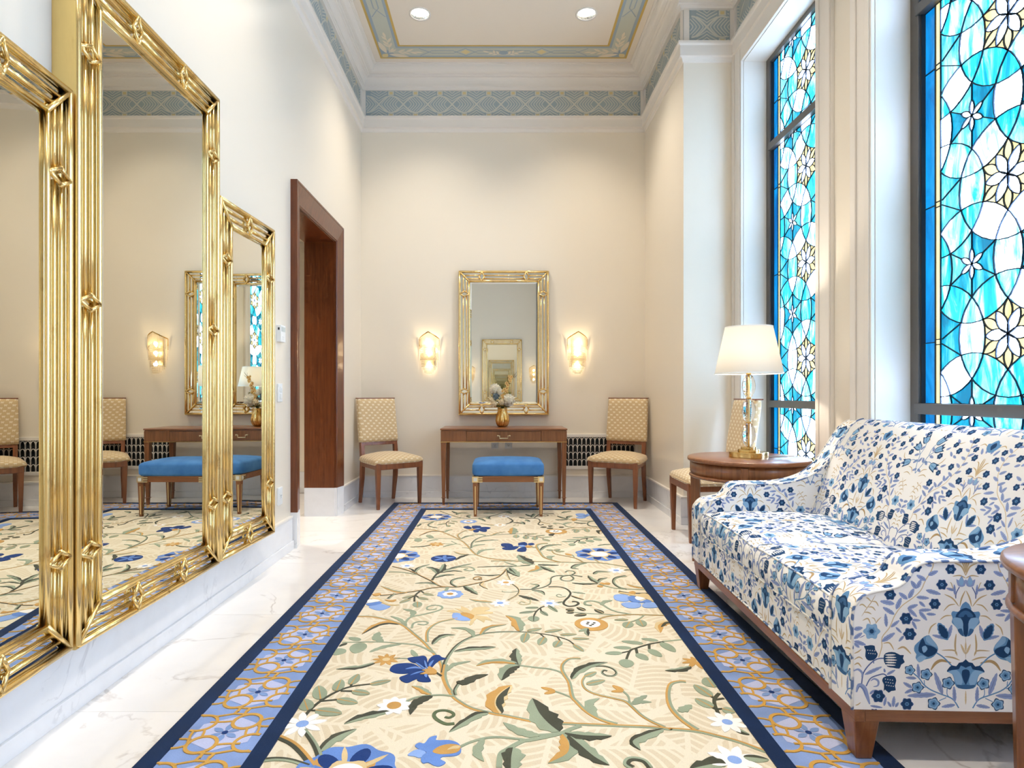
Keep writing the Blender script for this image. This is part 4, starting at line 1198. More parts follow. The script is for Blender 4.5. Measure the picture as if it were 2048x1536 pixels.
for rI in range(rows):
    z0_ = .034 + rI*rh; 
    for k in range(nc):
        xa = .034 + k*pw
        if xa + pw > gw-.03: break
        pts = []
        for i in range(13):
            a = pi*i/12; pts.append((xa + pw/2 - pw*.46*cos(a), z0_ + rh*.30 + rh*.62*sin(a)**.75))
        bar([(pts[0][0], z0_)] + pts + [(pts[-1][0], z0_)], .0052)
lt.build('lattice', m_trim, gr)

# ---- ceiling downlights
m_down = M('downlight lens', (1, 1, 1), .4); m_down.b.inputs['Emission Color'].default_value = (1, .93, .82, 1); m_down.b.inputs['Emission Strength'].default_value = 30.0; m_down = m_down.m
m_refl = M('ribbed reflector', (0.92, 0.92, 0.9), 0.12, 1.0).m
def make_down():
    t = thing('ceiling_downlight', '', 'downlight')
    MB().lathe([(.098, 0.0), (.098, -.004), (.084, -.006), (.080, -.001)], 40, caps=False).build('trim_ring', m_trim, t)
    rg = []
    for r, z in ((.082, -.002), (.070, .045), (.052, .085)):
        rg.append([((r*(1+.02*(k % 2)))*cos(2*pi*k/48), (r*(1+.02*(k % 2)))*sin(2*pi*k/48), z) for k in range(48)])
    MB().loft(rg, 0, False, False).build('reflector', m_refl, t)
    MB().lathe([(.001, .040), (.058, .040), (.060, .046), (.001, .046)], 32).build('lens', m_down, t)
    ld = bpy.data.lights.new('downlight_beam', 'SPOT'); ld.energy = DOWN_W; ld.color = (1, .90, .77); ld.spot_size = radians(104); ld.spot_blend = 1.0; ld.shadow_soft_size = .05
    o = bpy.data.objects.new('downlight_beam', ld); COL.objects.link(o); o.parent = t; o.location = (0, 0, .02)
    return t
d0 = make_down()
lights = [((-.727, 5.416), 'lit recessed ceiling downlight on the left'), ((.776, 5.416), 'lit recessed ceiling downlight on the right')]
for y, wh_ in ((3.0, 'middle of the room'), (.6, 'camera')):  # unseen rows added to light the room
    for x, sd in ((-.727, 'left'), (.776, 'right')): lights.append(((x, y), 'added recessed ceiling downlight over the %s, %s of two, out of view' % (wh_, sd)))
for k, (p, lab) in enumerate(lights):
    o = d0 if k == 0 else copy_tree(d0)
    o.location = (p[0], p[1], ZC); o['label'] = lab; o['group'] = 'recessed ceiling downlights'
# holes for the cans: cut the ceiling slab
for k, (p, lab) in enumerate(lights):
    cut = MB().lathe([(.083, -.05), (.083, .10)], 32, (p[0], p[1], ZC)).build('cutter', m_ceil)
    md = ceil.modifiers.new('hole', 'BOOLEAN'); md.operation = 'DIFFERENCE'; md.object = cut; md.solver = 'EXACT'
bpy.context.view_layer.update()
dg = bpy.context.evaluated_depsgraph_get(); me = bpy.data.meshes.new_from_object(ceil.evaluated_get(dg))
ceil.modifiers.clear(); ceil.data = me
for o in [o for o in bpy.data.objects if o.name.startswith('cutter')]: bpy.data.objects.remove(o)
cl = copy_tree(d0); cl.location = (-2.4, 5.0, 2.70); cl['label'] = 'added unseen downlight below the corridor ceiling behind the doorway'; cl['group'] = 'added corridor downlights'  # unseen lamp added under the ceiling to light the corridor
# ================================================================== RUG
RX0, RX1, RY0, RY1 = -1.062, 1.165, -0.62, 5.99
NB, BB, NI = 0.062, 0.250, 0.055          # outer navy, blue border, inner navy
RZ = 0.008
def pile(name, c, var=0.10, rough=0.95):
    m = M(name, c, rough, spec=0.05); v = m.coord(scale=(1, 1, 1))
    m.b.inputs['Sheen Weight'].default_value = 0.15
    n = m.noise(v, 7, 3); n2 = m.noise(v, 420, 2, 0.7)
    lo, hi = tuple(x*(1-var) for x in c), tuple(min(1, x*(1+var)) for x in c)
    cc = m.ramp(n, [(0.3, lo), (0.7, hi)]); k = m.ramp(n2, [(0.2, (0.82,)*3), (0.7, (1.05,)*3)])
    m.col(m.mix(1.0, cc, k, 'MULTIPLY')); m.bump(n2, 0.35, 0.003); return m.m
c_G, c_D, c_O, c_B, c_N = srgb(152, 162, 136), srgb(76, 76, 60), srgb(204, 156, 86), srgb(104, 140, 206), srgb(26, 58, 120)
rm = {'G': pile('sage pile', c_G), 'D': pile('dark olive pile', c_D), 'O': pile('ochre pile', c_O), 'B': pile('mid blue pile', c_B), 'N': pile('royal navy pile', c_N),
      'L': pile('light blue pile', srgb(142, 172, 226)), 'C': pile('sand pile', srgb(222, 196, 146)), 'W': pile('white pile', srgb(252, 246, 240), 0.03),
      'E': pile('forest pile', srgb(96, 108, 76)), 'n': pile('deep navy pile', srgb(11, 38, 76), 0.18), 'b': pile('border blue pile', srgb(134, 158, 208), 0.14),
      'v': pile('lavender pile', srgb(192, 198, 232), 0.05), 's': pile('star blue pile', srgb(128, 156, 206)), 'o': pile('border gold pile', srgb(208, 160, 76))}
# cream ground with tone-on-tone feathered leaves
def ground():
    m = M('cream rug ground', srgb(236, 218, 182), 0.95, spec=0.05); v = m.coord(scale=(1, 1, 1))
    vo = m.new('ShaderNodeTexVoronoi', feature='F1'); vo.inputs['Scale'].default_value = 4.2; vo.inputs['Randomness'].default_value = 0.75; m.link(v, vo.inputs['Vector'])
    sub = m.new('ShaderNodeVectorMath', operation='SUBTRACT'); m.link(v, sub.inputs[0]); m.link(vo.outputs['Position'], sub.inputs[1])
    sp = m.new('ShaderNodeSeparateXYZ'); m.link(sub.outputs[0], sp.inputs[0]); sc = m.new('ShaderNodeSeparateColor'); m.link(vo.outputs['Color'], sc.inputs[0])
    x, y, r = Nd(m.nt, sp.outputs[0]), Nd(m.nt, sp.outputs[1]), Nd(m.nt, sc.outputs[0])
    a = r*6.2832; ca = (a + 1.5708).sin(); sa = a.sin()
    p = x*ca + y*sa; q = y*ca - x*sa                      # along the midrib / across
    wob = Nd(m.nt, m.noise(v, 9, 2)) - 0.5
    ph = p*1.0 - q.abs()*0.85 + q*q*3.0 + wob*0.018       # chevron barbs
    line = ((ph*170).sin()*0.5 + 0.5)
    barb = line.gt(0.72)
    rib = q.abs().lt(0.0085)
    vd = m.new('ShaderNodeTexVoronoi', feature='DISTANCE_TO_EDGE'); vd.inputs['Scale'].default_value = 4.2; vd.inputs['Randomness'].default_value = 0.75; m.link(v, vd.inputs['Vector'])
    edge = Nd(m.nt, vd.outputs['Distance']).lt(0.055)
    light = barb.max(rib).max(edge)
    n2 = m.noise(v, 420, 2, 0.7); k = m.ramp(n2, [(0.2, (0.84,)*3), (0.7, (1.04,)*3)])
    c = m.mix(light, srgb(219, 203, 174), srgb(231, 219, 195)); m.col(m.mix(1.0, c, k, 'MULTIPLY')); m.bump(n2, 0.35, 0.003); return m.m
m_ground = ground()
rug = thing('area_rug', 'long floral rug with blue ring border on the marble floor', 'rug', (0, 0, 0.0005))
FX0, FX1, FY0, FY1 = RX0+NB+BB+NI, RX1-NB-BB-NI, RY0+NB+BB+NI, RY1-NB-BB-NI
MB().box(RX0+.004, RX1-.004, RY0+.004, RY1-.004, 0, RZ-.004).build('backing', rm['C'], rug)
MB().box(FX0-.01, FX1+.01, FY0-.01, FY1+.01, RZ-.004, RZ).build('field', m_ground, rug)
def rug_frame(name, a, b, z, mat):
    mb = MB()
    mb.box(RX0+a, RX1-a, RY1-b, RY1-a, 0.001, z); mb.box(RX0+a, RX1-a, RY0+a, RY0+b, 0.001, z)
    mb.box(RX0+a, RX0+b, RY0+b, RY1-b, 0.001, z); mb.box(RX1-b, RX1-a, RY0+b, RY1-b, 0.001, z)
    mb.build(name, mat, rug)
rug_frame('outer_band', 0, NB, 0.0125, rm['n']); rug_frame('border_ground', NB, NB+BB, 0.0122, rm['b']); rug_frame('inner_band', NB+BB, NB+BB+NI, 0.0126, rm['n'])

# ring medallions, built once and repeated along the border
def medallion_mesh():
    mb = MB(); mats = [rm['o'], rm['v'], rm['s'], rm['N']]
    Z0 = 0.0122
    def f3(u, v, h): return (u, v, Z0 + h)
    cnt = [0]
    def raised(pts, w, h, mi=0, closed=False):
        cnt[0] += 1; h = h + 4e-5*cnt[0]
        L, R = ribbon(pts, w); n = len(pts)
        mb.add([f3(u, v, h) for u, v in L] + [f3(u, v, h) for u, v in R] + [f3(u, v, 0) for u, v in L] + [f3(u, v, 0) for u, v in R],
               [(i, i+1, n+i+1, n+i) for i in range(n-1)] + [(i, 2*n+i, 2*n+i+1, i+1) for i in range(n-1)] + [(n+i, n+i+1, 3*n+i+1, 3*n+i) for i in range(n-1)], mi)
    # lavender hexagon field
    hx = [(0.098*cos(pi/6+k*pi/3)*1.08, 0.098*sin(pi/6+k*pi/3)) for k in range(6)]
    mb.add([f3(u, v, .0006) for u, v in hx], [tuple(range(6))], 1)
    for k in range(6):
        a = pi/2 + k*pi/3; A, B = lens((0, 0), a, 0.008, 0.053, 0.0105, 6)
        pl = A + B[-2:0:-1]; mb.add([f3(u, v, .0016+3e-5*k) for u, v in pl], [tuple(range(len(pl)))], 2)
    mb.add([f3(.010*cos(t*pi/5), .010*sin(t*pi/5), .0024) for t in range(10)], [tuple(range(10))], 3)
    def ring(cx_, cy_, r, w, h, clip=BB/2):
        run = []
        for i in range(33):
            p = (cx_+r*cos(2*pi*i/32), cy_+r*sin(2*pi*i/32))
            if abs(p[0]) <= clip: run.append(p)
            else:
                if len(run) > 1: raised(run, w, h)
                run = []
        if len(run) > 1: raised(run, w, h)
    for (cx_, cy_) in ((.043, .066), (-.043, -.066)): ring(cx_, cy_, .044, .0115, .0026)
    for (cx_, cy_) in ((-.100, .055), (.100, -.055)): ring(cx_, cy_, .046, .0100, .0024)
    # strap pairs between the rings
    for s in (1, -1):
        raised([(s*-.075, s*.094), (s*-.02, s*.112), (s*.03, s*.110)], .0075, .0022); raised([(s*-.075, s*.060), (s*-.03, s*.062), (s*.005, s*.068)], .0075, .0022)
        raised([(s*.060, s*.030), (s*.066, 0), (s*.074, s*-.022)], .0075, .0022); raised([(s*.088, s*.062), (s*.100, s*.02), (s*.104, s*-.012)], .0075, .0022)
        raised([(s*.085, s*.070), (s*.105, s*.082), (s*BB/2, s*.086)], .0075, .0022); raised([(s*.088, s*.04), (s*.105, s*.036), (s*BB/2, s*.036)], .0075, .0022)
        raised([(s*.016, s*.106), (s*.014, s*.1357)], .009, .0022); raised([(s*-.020, s*.110), (s*-.016, s*.1357)], .009, .0022)
        raised([(s*.062, s*-.092), (s*.09, s*-.1), (s*BB/2, s*-.102)], .0075, .0022)
    ob = mb.build('ring_medallion', mats, rug, fix=False); return ob
med = medallion_mesh(); first = True
def put_med(x, y, rz, mir):
    global first
    o = med if first else med.copy()
    if not first: COL.objects.link(o); o.parent = rug
    first = False
    o.location = (x, y, 0); o.rotation_euler = (0, 0, rz); o.scale = (-1 if mir else 1, 1, 1)
cxl, cxr, cyt, cyb = RX0+NB+BB/2, RX1-NB-BB/2, RY1-NB-BB/2, RY0+NB+BB/2
ns = 24; dy = (cyt-cyb)/ns
for k in range(ns+1):
    put_med(cxl, cyb + k*dy, 0, False); put_med(cxr, cyb + k*dy, 0, True)
nx = 7; dx = (cxr-cxl)/nx
for k in range(1, nx):
    put_med(cxl+k*dx, cyt, pi/2, False); put_med(cxl+k*dx, cyb, pi/2, False)

# ---- floral field, drawn on the floor plane
ORG = {1: (760, 1000), 2: (1020, 1000), 3: (620, 1160), 4: (880, 1160), 5: (1140, 1160), 6: (500, 1311), 7: (780, 1311), 8: (1060, 1311), 9: (1300, 1311)}
def fp(k, p):
    px, py = ORG[k][0] + p[0]/6.8267, ORG[k][1] + p[1]/6.8267
    Y = F_PX*(HC-RZ)/(py-VPY); return ((px-VPX)*Y/F_PX, Y)
_lay = [0]
motifs = []
def keep_in(pts): return [(min(max(x, FX0-.03), FX1+.03), min(max(y, FY0-.03), FY1+.03)) for x, y in pts]
def poly_raised(mb, pts, h, mi):
    pts = keep_in(pts); n = len(pts)
    tr = geometry.tessellate_polygon([[Vector((x, y, 0)) for x, y in pts]])
    mb.add([(x, y, RZ+h) for x, y in pts] + [(x, y, RZ-.001) for x, y in pts], [tuple(t) for t in tr] + [(i, (i+1) % n, n+(i+1) % n, n+i) for i in range(n)], mi)
def motif(name, mb, keys):
    _lay[0] = (_lay[0]+1) % 61
    if not mb.f: return
    o = mb.build(name, [rm[k] for k in keys], rug, fix=False); motifs.append(o); return o
def hgt(): return 0.0012 + 0.000022*_lay[0]
def V(k, pts, w, c='G', c2=None, w1=None, side=1, name='vine'):
    """vine: ribbon along a spline, with an optional second colour on one side"""
    P = catmull([fp(k, p) if len(p) == 2 else fp(p[0], p[1:]) for p in pts], 6); n = len(P)
    w1 = w if w1 is None else w1
    ws = [w + (w1-w)*i/(n-1) for i in range(n)]; mb = MB(); h = hgt()
    P = keep_in(P)
    def strip(pp, ww, hh, mi):
        L, R = ribbon(pp, ww); m_ = len(pp)
        mb.add([(x, y, RZ+hh) for x, y in L] + [(x, y, RZ+hh) for x, y in R] + [(x, y, RZ-.001) for x, y in L] + [(x, y, RZ-.001) for x, y in R],
               [(i, i+1, m_+i+1, m_+i) for i in range(m_-1)] + [(i, 2*m_+i, 2*m_+i+1, i+1) for i in range(m_-1)] + [(m_+i, m_+i+1, 3*m_+i+1, 3*m_+i) for i in range(m_-1)], mi)
    strip(P, ws, h, 0)
    if c2:
        L, R = ribbon(P, [x*.55 for x in ws]); strip(L if side > 0 else R, [x*.45 for x in ws], h+.0003, 1)
    return motif(name, mb, [c, c2] if c2 else [c])
def LF(k, pts, wl, wr, cl='G', cr='G', ser=5, vein=None, name='leaf'):
    """leaf along a midrib from base to tip; left and right halves have their own width and colour"""
    P = catmull([fp(k, p) if len(p) == 2 else fp(p[0], p[1:]) for p in pts], max(3, 14//max(1, len(pts)-1))); n = len(P)
    mb = MB(); h = hgt(); keys = [cl, cr] + ([vein] if vein else [])
    for s, w, mi in ((1, wl, 0), (-1, wr, 1)):
        out = []
        for i in range(n):
            t = i/(n-1); a = P[max(i-1, 0)]; b = P[min(i+1, n-1)]
            dx_, dy_ = b[0]-a[0], b[1]-a[1]; l = sqrt(dx_*dx_+dy_*dy_) or 1e-9
            f = max(0.0, sin(pi*min(1, t)**0.85))**0.75
            if ser and 0.1 < t < 0.95: f *= 1.12 - 0.42*((t*ser) % 1.0)
            out.append((P[i][0] - s*dy_/l*w*f, P[i][1] + s*dx_/l*w*f))
        pl = list(P) + out[::-1][1:-1]
        try: poly_raised(mb, pl, h + 0.00012*mi, mi)
        except Exception: pass
    if vein:
        m_ = P[:int(n*.97)]; L, R = ribbon(keep_in(m_), [0.0052*(1-.5*i/len(m_)) for i in range(len(m_))]); q = len(L)
        mb.add([(x, y, RZ+h+.0006) for x, y in L] + [(x, y, RZ+h+.0006) for x, y in R], [(i, i+1, q+i+1, q+i) for i in range(q-1)], 2)
    return motif(name, mb, keys)
def OV(k, a, b, w=.017, c='G', vein='O'): return LF(k, [a, ((a[0]+b[0])/2, (a[1]+b[1])/2), b], w, w, c, c, 0, vein, 'leaf')
def PG(k, polys, name='flower', smooth=3):
    mb = MB(); keys = []; h = hgt()
    for i, (c, pts) in enumerate(polys):
        if c not in keys: keys.append(c)
        q = catmull([fp(k, p) for p in pts], smooth, True)
        poly_raised(mb, q, h + .0003*i, keys.index(c))
    return motif(name, mb, keys)
def circ(c, r, n=24, lob=0, amp=0.0, ph=0.0): return [(c[0]+r*(1+amp*cos(lob*t*2*pi/n+ph))*cos(t*2*pi/n), c[1]+r*(1+amp*cos(lob*t*2*pi/n+ph))*sin(t*2*pi/n)) for t in range(n)]
def DAISY(k, p, r, cp='W', cc='B', n=8, rc=.3, pw=.2):
    c = fp(k, p); mb = MB(); h = hgt()
    for i in range(n):
        a = 2*pi*i/n + .3; A, B = lens(c, a, r*.1, r, r*pw, 6); poly_raised(mb, A + B[-2:0:-1], h+3e-5*i, 0)
    poly_raised(mb, circ(c, r*rc, 16), h+.0006, 1); return motif('flower', mb, [cp, cc])
def RINGF(k, p, r=.068):
    c = fp(k, p); mb = MB(); h = hgt()
    poly_raised(mb, circ(c, r, 48, 9, .06), h, 0); poly_raised(mb, circ(c, r*.58, 40, 8, .09), h+.0004, 1); poly_raised(mb, circ(c, r*.27, 20), h+.0008, 2)
    return motif('flower', mb, ['L', 'W', 'O'])
def OVALF(k, p, r=.145, full=True):
    c = fp(k, p); mb = MB(); h = hgt()
    poly_raised(mb, circ(c, r, 72, 9, .05), h, 0)
    for i in range(6):
        a = i*pi/3 + .25; ct = (c[0]+r*.60*cos(a), c[1]+r*.60*sin(a)); ca, sa = cos(a), sin(a)
        e = [(ct[0]+.31*r*cos(t*pi/8)*ca*1.0 - .17*r*sin(t*pi/8)*sa, ct[1]+.31*r*cos(t*pi/8)*sa + .17*r*sin(t*pi/8)*ca) for t in range(16)]
        poly_raised(mb, e, h+.0004, 1)
        a2 = a + pi/6; A, B = lens(c, a2, r*.3, r*.98, r*.06, 5); poly_raised(mb, A + B[-2:0:-1], h+.0005, 2)
    poly_raised(mb, circ(c, r*.48, 30, 6, .1), h+.0007, 2); poly_raised(mb, circ(c, r*.38, 24), h+.001, 3)
    return motif('flower', mb, ['B', 'N', 'C', 'W'])
def POME(k, p, r=.078):
    c = fp(k, p); mb = MB(); h = hgt()
    poly_raised(mb, circ(c, r, 40), h, 0); poly_raised(mb, [(x*1.0, y) for x, y in circ((c[0]-.004, c[1]+.004), r*.60, 30)], h+.0004, 1)
    for dx_, dy_ in ((-.012, .018), (.016, .012), (-.018, 0), (.006, -.006), (-.006, -.02)): poly_raised(mb, circ((c[0]+dx_, c[1]+dy_), .0075, 10), h+.0008, 2)
    return motif('fruit', mb, ['O', 'W', 'D'])

# --- near half of the field
V(3, [(640,500),(850,505),(1050,545),(1200,590),(1300,640),(1420,740),(1550,850),(1650,960),(1720,1040),(1790,1150),(1810,1300),(1850,1420),(7,860,560),(7,960,640),(7,1080,710),(7,1200,750),(7,1330,780),(7,1450,805),(7,1600,830),(7,1930,900)], .015, 'O', 'G', side=1)
V(4, [(40,1270),(70,1130),(130,1020),(220,910),(330,830),(470,770),(640,730),(850,712),(1100,712),(1300,730)], .018, 'G', 'D', .008)
V(4, [(80,1160),(60,1300),(95,1430),(160,1530)], .020, 'G', 'O', .014, -1)
V(4, [(1300,725),(1500,755),(1650,790),(1760,830),(1830,885)], .007, 'D')
V(4, [(1370,740),(1430,790)], .007, 'D'); V(4, [(1600,775),(1640,835)], .007, 'D')
V(3, [(1690,1000),(1560,930),(1420,885),(1200,868),(1000,850),(700,850),(440,855)], .011, 'G', None, .007)
LF(3, [(1250,880),(1050,905),(900,950),(810,990)], .016, .012)
V(3, [(1310,630),(1310,575),(1380,510),(1560,470),(1720,430),(1800,395),(1790,360),(1700,348),(1610,368),(1600,400),(1650,410),(1730,395)], .013, 'G', None, .009)
V(3, [(1390,660),(1410,600),(1480,572),(1570,570),(1610,590),(1560,615),(1470,605)], .011, 'G', None, .009)
V(3, [(1600,850),(1600,720),(1660,640),(1780,575),(1990,530),(4,220,530)], .016, 'G', 'O', .009)
V(8, [(360,930),(720,945),(1220,965),(1600,980),(1900,1010),(9,300,1010),(9,640,1040),(9,900,1100),(9,1200,1180),(9,1500,1290),(9,1620,1330)], .014, 'G', 'O', .017)
V(8, [(1190,945),(1000,890),(850,820),(740,740),(640,640),(580,570),(550,430),(530,360),(480,280),(440,200),(450,120),(540,50),(690,45)], .018, 'G', 'O', .013)
V(4, [(1090,1170),(1300,1198),(1500,1220),(1650,1265),(8,470,290)], .010, 'G')
LF(8, [(570,330),(640,235),(760,165),(900,120),(1060,100)], .024, .020, 'D', 'G', 3)
V(8, [(890,150),(1020,150),(1130,185),(1180,240),(1140,280),(1050,280),(985,240),(1010,205),(1055,215)], .009, 'D', 'G')
V(8, [(1840,985),(1650,900),(1520,820),(1400,710),(1300,630),(1150,590),(950,545),(820,500),(740,440),(715,360),(750,290)], .014, 'G', 'O', .009)
OV(8, (750,290), (905,228), .016); OV(8, (770,400), (1025,340), .018)
V(8, [(1390,680),(1360,640),(1340,560),(1270,490)], .008, 'G')
LF(8, [(1275,490),(1200,450),(1125,412)], .012, .012, 'O', 'O', 0); LF(8, [(1275,495),(1190,492),(1110,498)], .009, .009, 'O', 'O', 0)
LF(8, [(1395,668),(1500,600),(1600,548)], .014, .012, 'G', 'G', 3); LF(8, [(1395,672),(1520,640),(1660,642)], .010, .010, 'G', 'G', 2)
LF(8, [(900,850),(830,750),(800,650),(950,590)], .016, .022, 'G', 'G', 3)
V(8, [(570,582),(450,530),(340,495)], .008, 'G'); LF(8, [(345,492),(250,465),(150,440)], .010, .010, 'O', 'O', 0); LF(8, [(345,495),(270,510),(195,528)], .010, .010, 'O', 'O', 0)
V(9, [(640,1020),(500,930),(380,830),(290,720),(250,600),(250,480),(290,390),(400,360),(490,365)], .022, 'G', 'O', .014)
LF(9, [(390,770),(470,730),(570,680)], .016, .020, 'G', 'G', 3)
LF(8, [(400,1048),(250,930),(120,780),(30,590)], .046, .052, 'G', 'D', 4)
LF(8, [(470,1060),(700,1095),(900,1105),(1115,1105)], .020, .026, 'G', 'D', 4)
LF(8, [(520,1085),(700,1240),(880,1390),(1085,1505)], .026, .030, 'G', 'D', 4)
LF(8, [(445,1080),(530,1200),(500,1350),(245,1480)], .030, .030, 'G', 'O', 4)
V(8, [(690,965),(560,1010),(430,1065),(250,1110),(0,1160),(7,1800,1180),(7,1600,1290),(7,1510,1360),(7,1490,1536)], .016, 'G', None, .018)
V(7, [(1850,1158),(1500,1122),(1300,1135),(1100,1190),(955,1255)], .010, 'G')
V(8, [(0,1095),(200,1090),(420,1070)], .012, 'G')
LF(7, [(2040,1098),(1880,1085),(1700,1020),(1545,920)], .016, .022, 'G', 'G', 4)
LF(7, [(1280,1140),(1210,1260),(1190,1350),(1285,1455)], .016, .016, 'G', 'G', 3)
LF(7, [(1680,1265),(1655,1400),(1650,1600)], .040, .030, 'G', 'D', 3)
PG(7, [('L', [(240,1365),(370,1290),(490,1330),(420,1405),(330,1385)]),
       ('B', [(340,1240),(400,1200),(470,1210),(540,1130),(640,1105),(630,1165),(800,1165),(920,1200),(970,1270),(960,1340),(880,1380),(720,1390),(690,1430),(760,1470),(680,1520),(600,1510),(520,1470),(450,1480),(420,1430),(450,1370),(500,1330),(400,1290)]),
       ('O', [(580,1320),(680,1250),(820,1220),(950,1240),(960,1290),(900,1340),(760,1360),(650,1355)]), ('C', [(780,1300),(860,1250),(950,1245),(940,1280),(850,1290)])])
LF(7, [(1500,805),(1430,690),(1450,570),(1560,470),(1670,415)], .034, .040, 'O', 'C', 4); LF(7, [(1530,800),(1450,690),(1460,590),(1540,500),(1640,430)], .004, .028, 'O', 'D', 3)
LF(7, [(1350,792),(1200,810),(1000,920),(805,1055)], .022, .016, 'G', 'D', 3)
V(7, [(880,935),(760,940),(640,880),(600,820),(640,770),(740,755),(840,780),(870,820),(810,855),(750,845)], .014, 'E', None, .010)
LF(7, [(585,560),(450,605),(330,680),(275,815)], .018, .020, 'D', 'D', 4)
LF(7, [(565,542),(480,505),(400,455),(295,425)], .014, .016, 'O', 'G', 3)
V(7, [(870,562),(700,545),(500,557),(350,580),(200,645)], .009, 'G'); DAISY(7, (55, 692), .062, 'W', 'O', 9, .40, .26)
V(7, [(895,545),(885,480),(930,400)], .012, 'G', 'D'); LF(7, [(905,365),(1020,370),(1150,305),(1340,265)], .020, .022, 'D', 'D', 4)
LF(7, [(780,220),(850,140),(950,110),(1100,85)], .012, .012)
LF(4, [(1060,1150),(850,1120),(650,1130),(495,1178)], .014, .024, 'O', 'G', 3)
LF(4, [(1075,1165),(1040,1050),(1045,940)], .026, .022, 'D', 'G', 4)
LF(4, [(1090,1175),(960,1205),(880,1280),(840,1375)], .030, .030, 'D', 'G', 4)
LF(4, [(190,985),(400,945),(600,935),(760,920)], .018, .016, 'D', 'G', 3)
LF(4, [(460,785),(430,720),(330,670),(148,660)], .012, .016, 'G', 'G', 3); LF(4, [(555,755),(620,680),(720,640),(905,615)], .018, .012, 'O', 'G', 3)
LF(4, [(1090,705),(1060,620),(1020,540),(895,490)], .028, .034, 'O', 'G', 3)
for a, b in (((1190,702),(1390,665)), ((1430,715),(1670,680)), ((1640,752),(1870,745)), ((1810,805),(2040,805)), ((1825,885),(1962,982))): OV(4, a, b, .015)
for a, b in (((1180,728),(1138,858)), ((1425,785),(1358,892)), ((1635,832),(1568,922))): OV(4, a, b, .021)
PG(4, [('C', [(330,450),(200,390),(290,400),(285,360),(380,395),(420,430),(470,380),(640,370),(680,405),(600,430),(720,440),(690,465),(480,480),(640,505),(715,560),(620,545),(600,585),(500,530),(440,610),(400,615),(415,550),(350,480),(90,432),(180,410)]),
       ('L', [(180,455),(270,460),(310,490),(360,510),(420,550),(350,560),(260,555),(170,520)]), ('O', [(280,455),(360,450),(470,490),(430,540),(370,515),(300,490)])], 'flower', 2)
LF(4, [(740,306),(620,298),(500,288),(398,262)], .014, .014, 'G', 'O', 3)
DAISY(4, (820, 318), .058, 'W', 'L', 8); DAISY(4, (1495, 322), .058, 'W', 'L', 8); DAISY(4, (900, 38), .060, 'W', 'O', 8)
V(4, [(985,55),(1050,100),(1080,150),(1050,210),(930,278)], .010, 'D', 'C'); V(4, [(1060,155),(960,170),(860,162),(850,150)], .005, 'G')
V(4, [(1090,128),(1240,130),(1380,110),(1480,70),(1510,30),(2,560,1070),(2,620,1040),(2,740,1035),(2,850,1030),(2,990,1048)], .008, 'D', 'G', .012)
V(2, [(820,1030),(870,1070),(830,1105),(740,1105),(690,1080),(720,1045),(820,1030)], .011, 'D', 'G'); V(2, [(820,1032),(885,1000),(855,975),(790,970),(755,992)], .010, 'D', 'G')
LF(4, [(1250,122),(1310,98),(1335,72),(1228,55)], .012, .010, 'G', 'D', 2); LF(4, [(1250,142),(1330,150),(1400,170),(1430,210)], .012, .016, 'D', 'G', 2)
LF(4, [(1072,212),(1180,243),(1260,262),(1350,288)], .016, .016, 'D', 'D', 4); V(4, [(1235,270),(1225,325),(1130,340),(1080,320),(1110,300),(1165,310)], .008, 'G', 'C')
V(4, [(1480,97),(1620,97),(1720,122),(1780,175),(1760,230),(1700,290),(1690,330),(1750,360),(1840,355),(1890,325),(1860,300),(1800,300)], .010, 'D', None, .014)
LF(4, [(1800,168),(1900,178),(1985,190)], .012, .010); LF(4, [(1790,215),(1880,245),(1965,270)], .010, .012, 'C', 'D', 0)
V(4, [(1720,225),(1630,235),(1590,215),(1620,200),(1665,213)], .006, 'G'); LF(4, [(1680,300),(1630,312),(1570,316)], .006, .008, 'G', 'D', 0)
V(4, [(1425,363),(1370,385),(1310,440),(1280,500)], .008, 'D'); V(4, [(1370,385),(1382,432)], .008, 'D'); V(4, [(1310,428),(1250,436)], .006, 'D')
for a, b in (((1345,380),(1165,385)), ((1280,433),(1080,456)), ((1375,425),(1472,492)), ((1480,352),(1605,440))): OV(4, a, b, .014, 'G', 'D')
OV(4, (1280,498), (1278,572), .028, 'G', 'D')
for a, b in (((205,422),(95,375)), ((455,458),(335,402)), ((60,420),(-60,402)), ((225,472),(58,492)), ((50,440),(-50,452))): OV(5, a, b, .017, 'D', 'C')
V(5, [(640,485),(460,470),(250,462),(20,440)], .006, 'G')
V(5, [(1420,500),(1290,488),(1000,478),(850,475),(640,487),(480,507),(330,558)], .010, 'G', 'O', .011)
V(5, [(840,472),(650,440),(540,400),(460,350),(400,312),(300,290),(212,300),(212,340),(300,350)], .010, 'G', None, .015); LF(5, [(420,345),(480,300),(580,283)], .016, .014, 'G', 'G', 2)
V(5, [(1015,480),(950,530),(850,570),(780,585)], .008, 'G'); OV(5, (815,578), (762,658), .026); OV(5, (950,550), (1000,640), .026); OV(5, (795,545), (605,550), .014)
POME(5, (290, 608)); LF(5, [(250,665),(190,690),(118,705)], .010, .014, 'G', 'G', 2); LF(5, [(240,670),(225,720),(248,768)], .014, .010, 'D', 'G', 2)
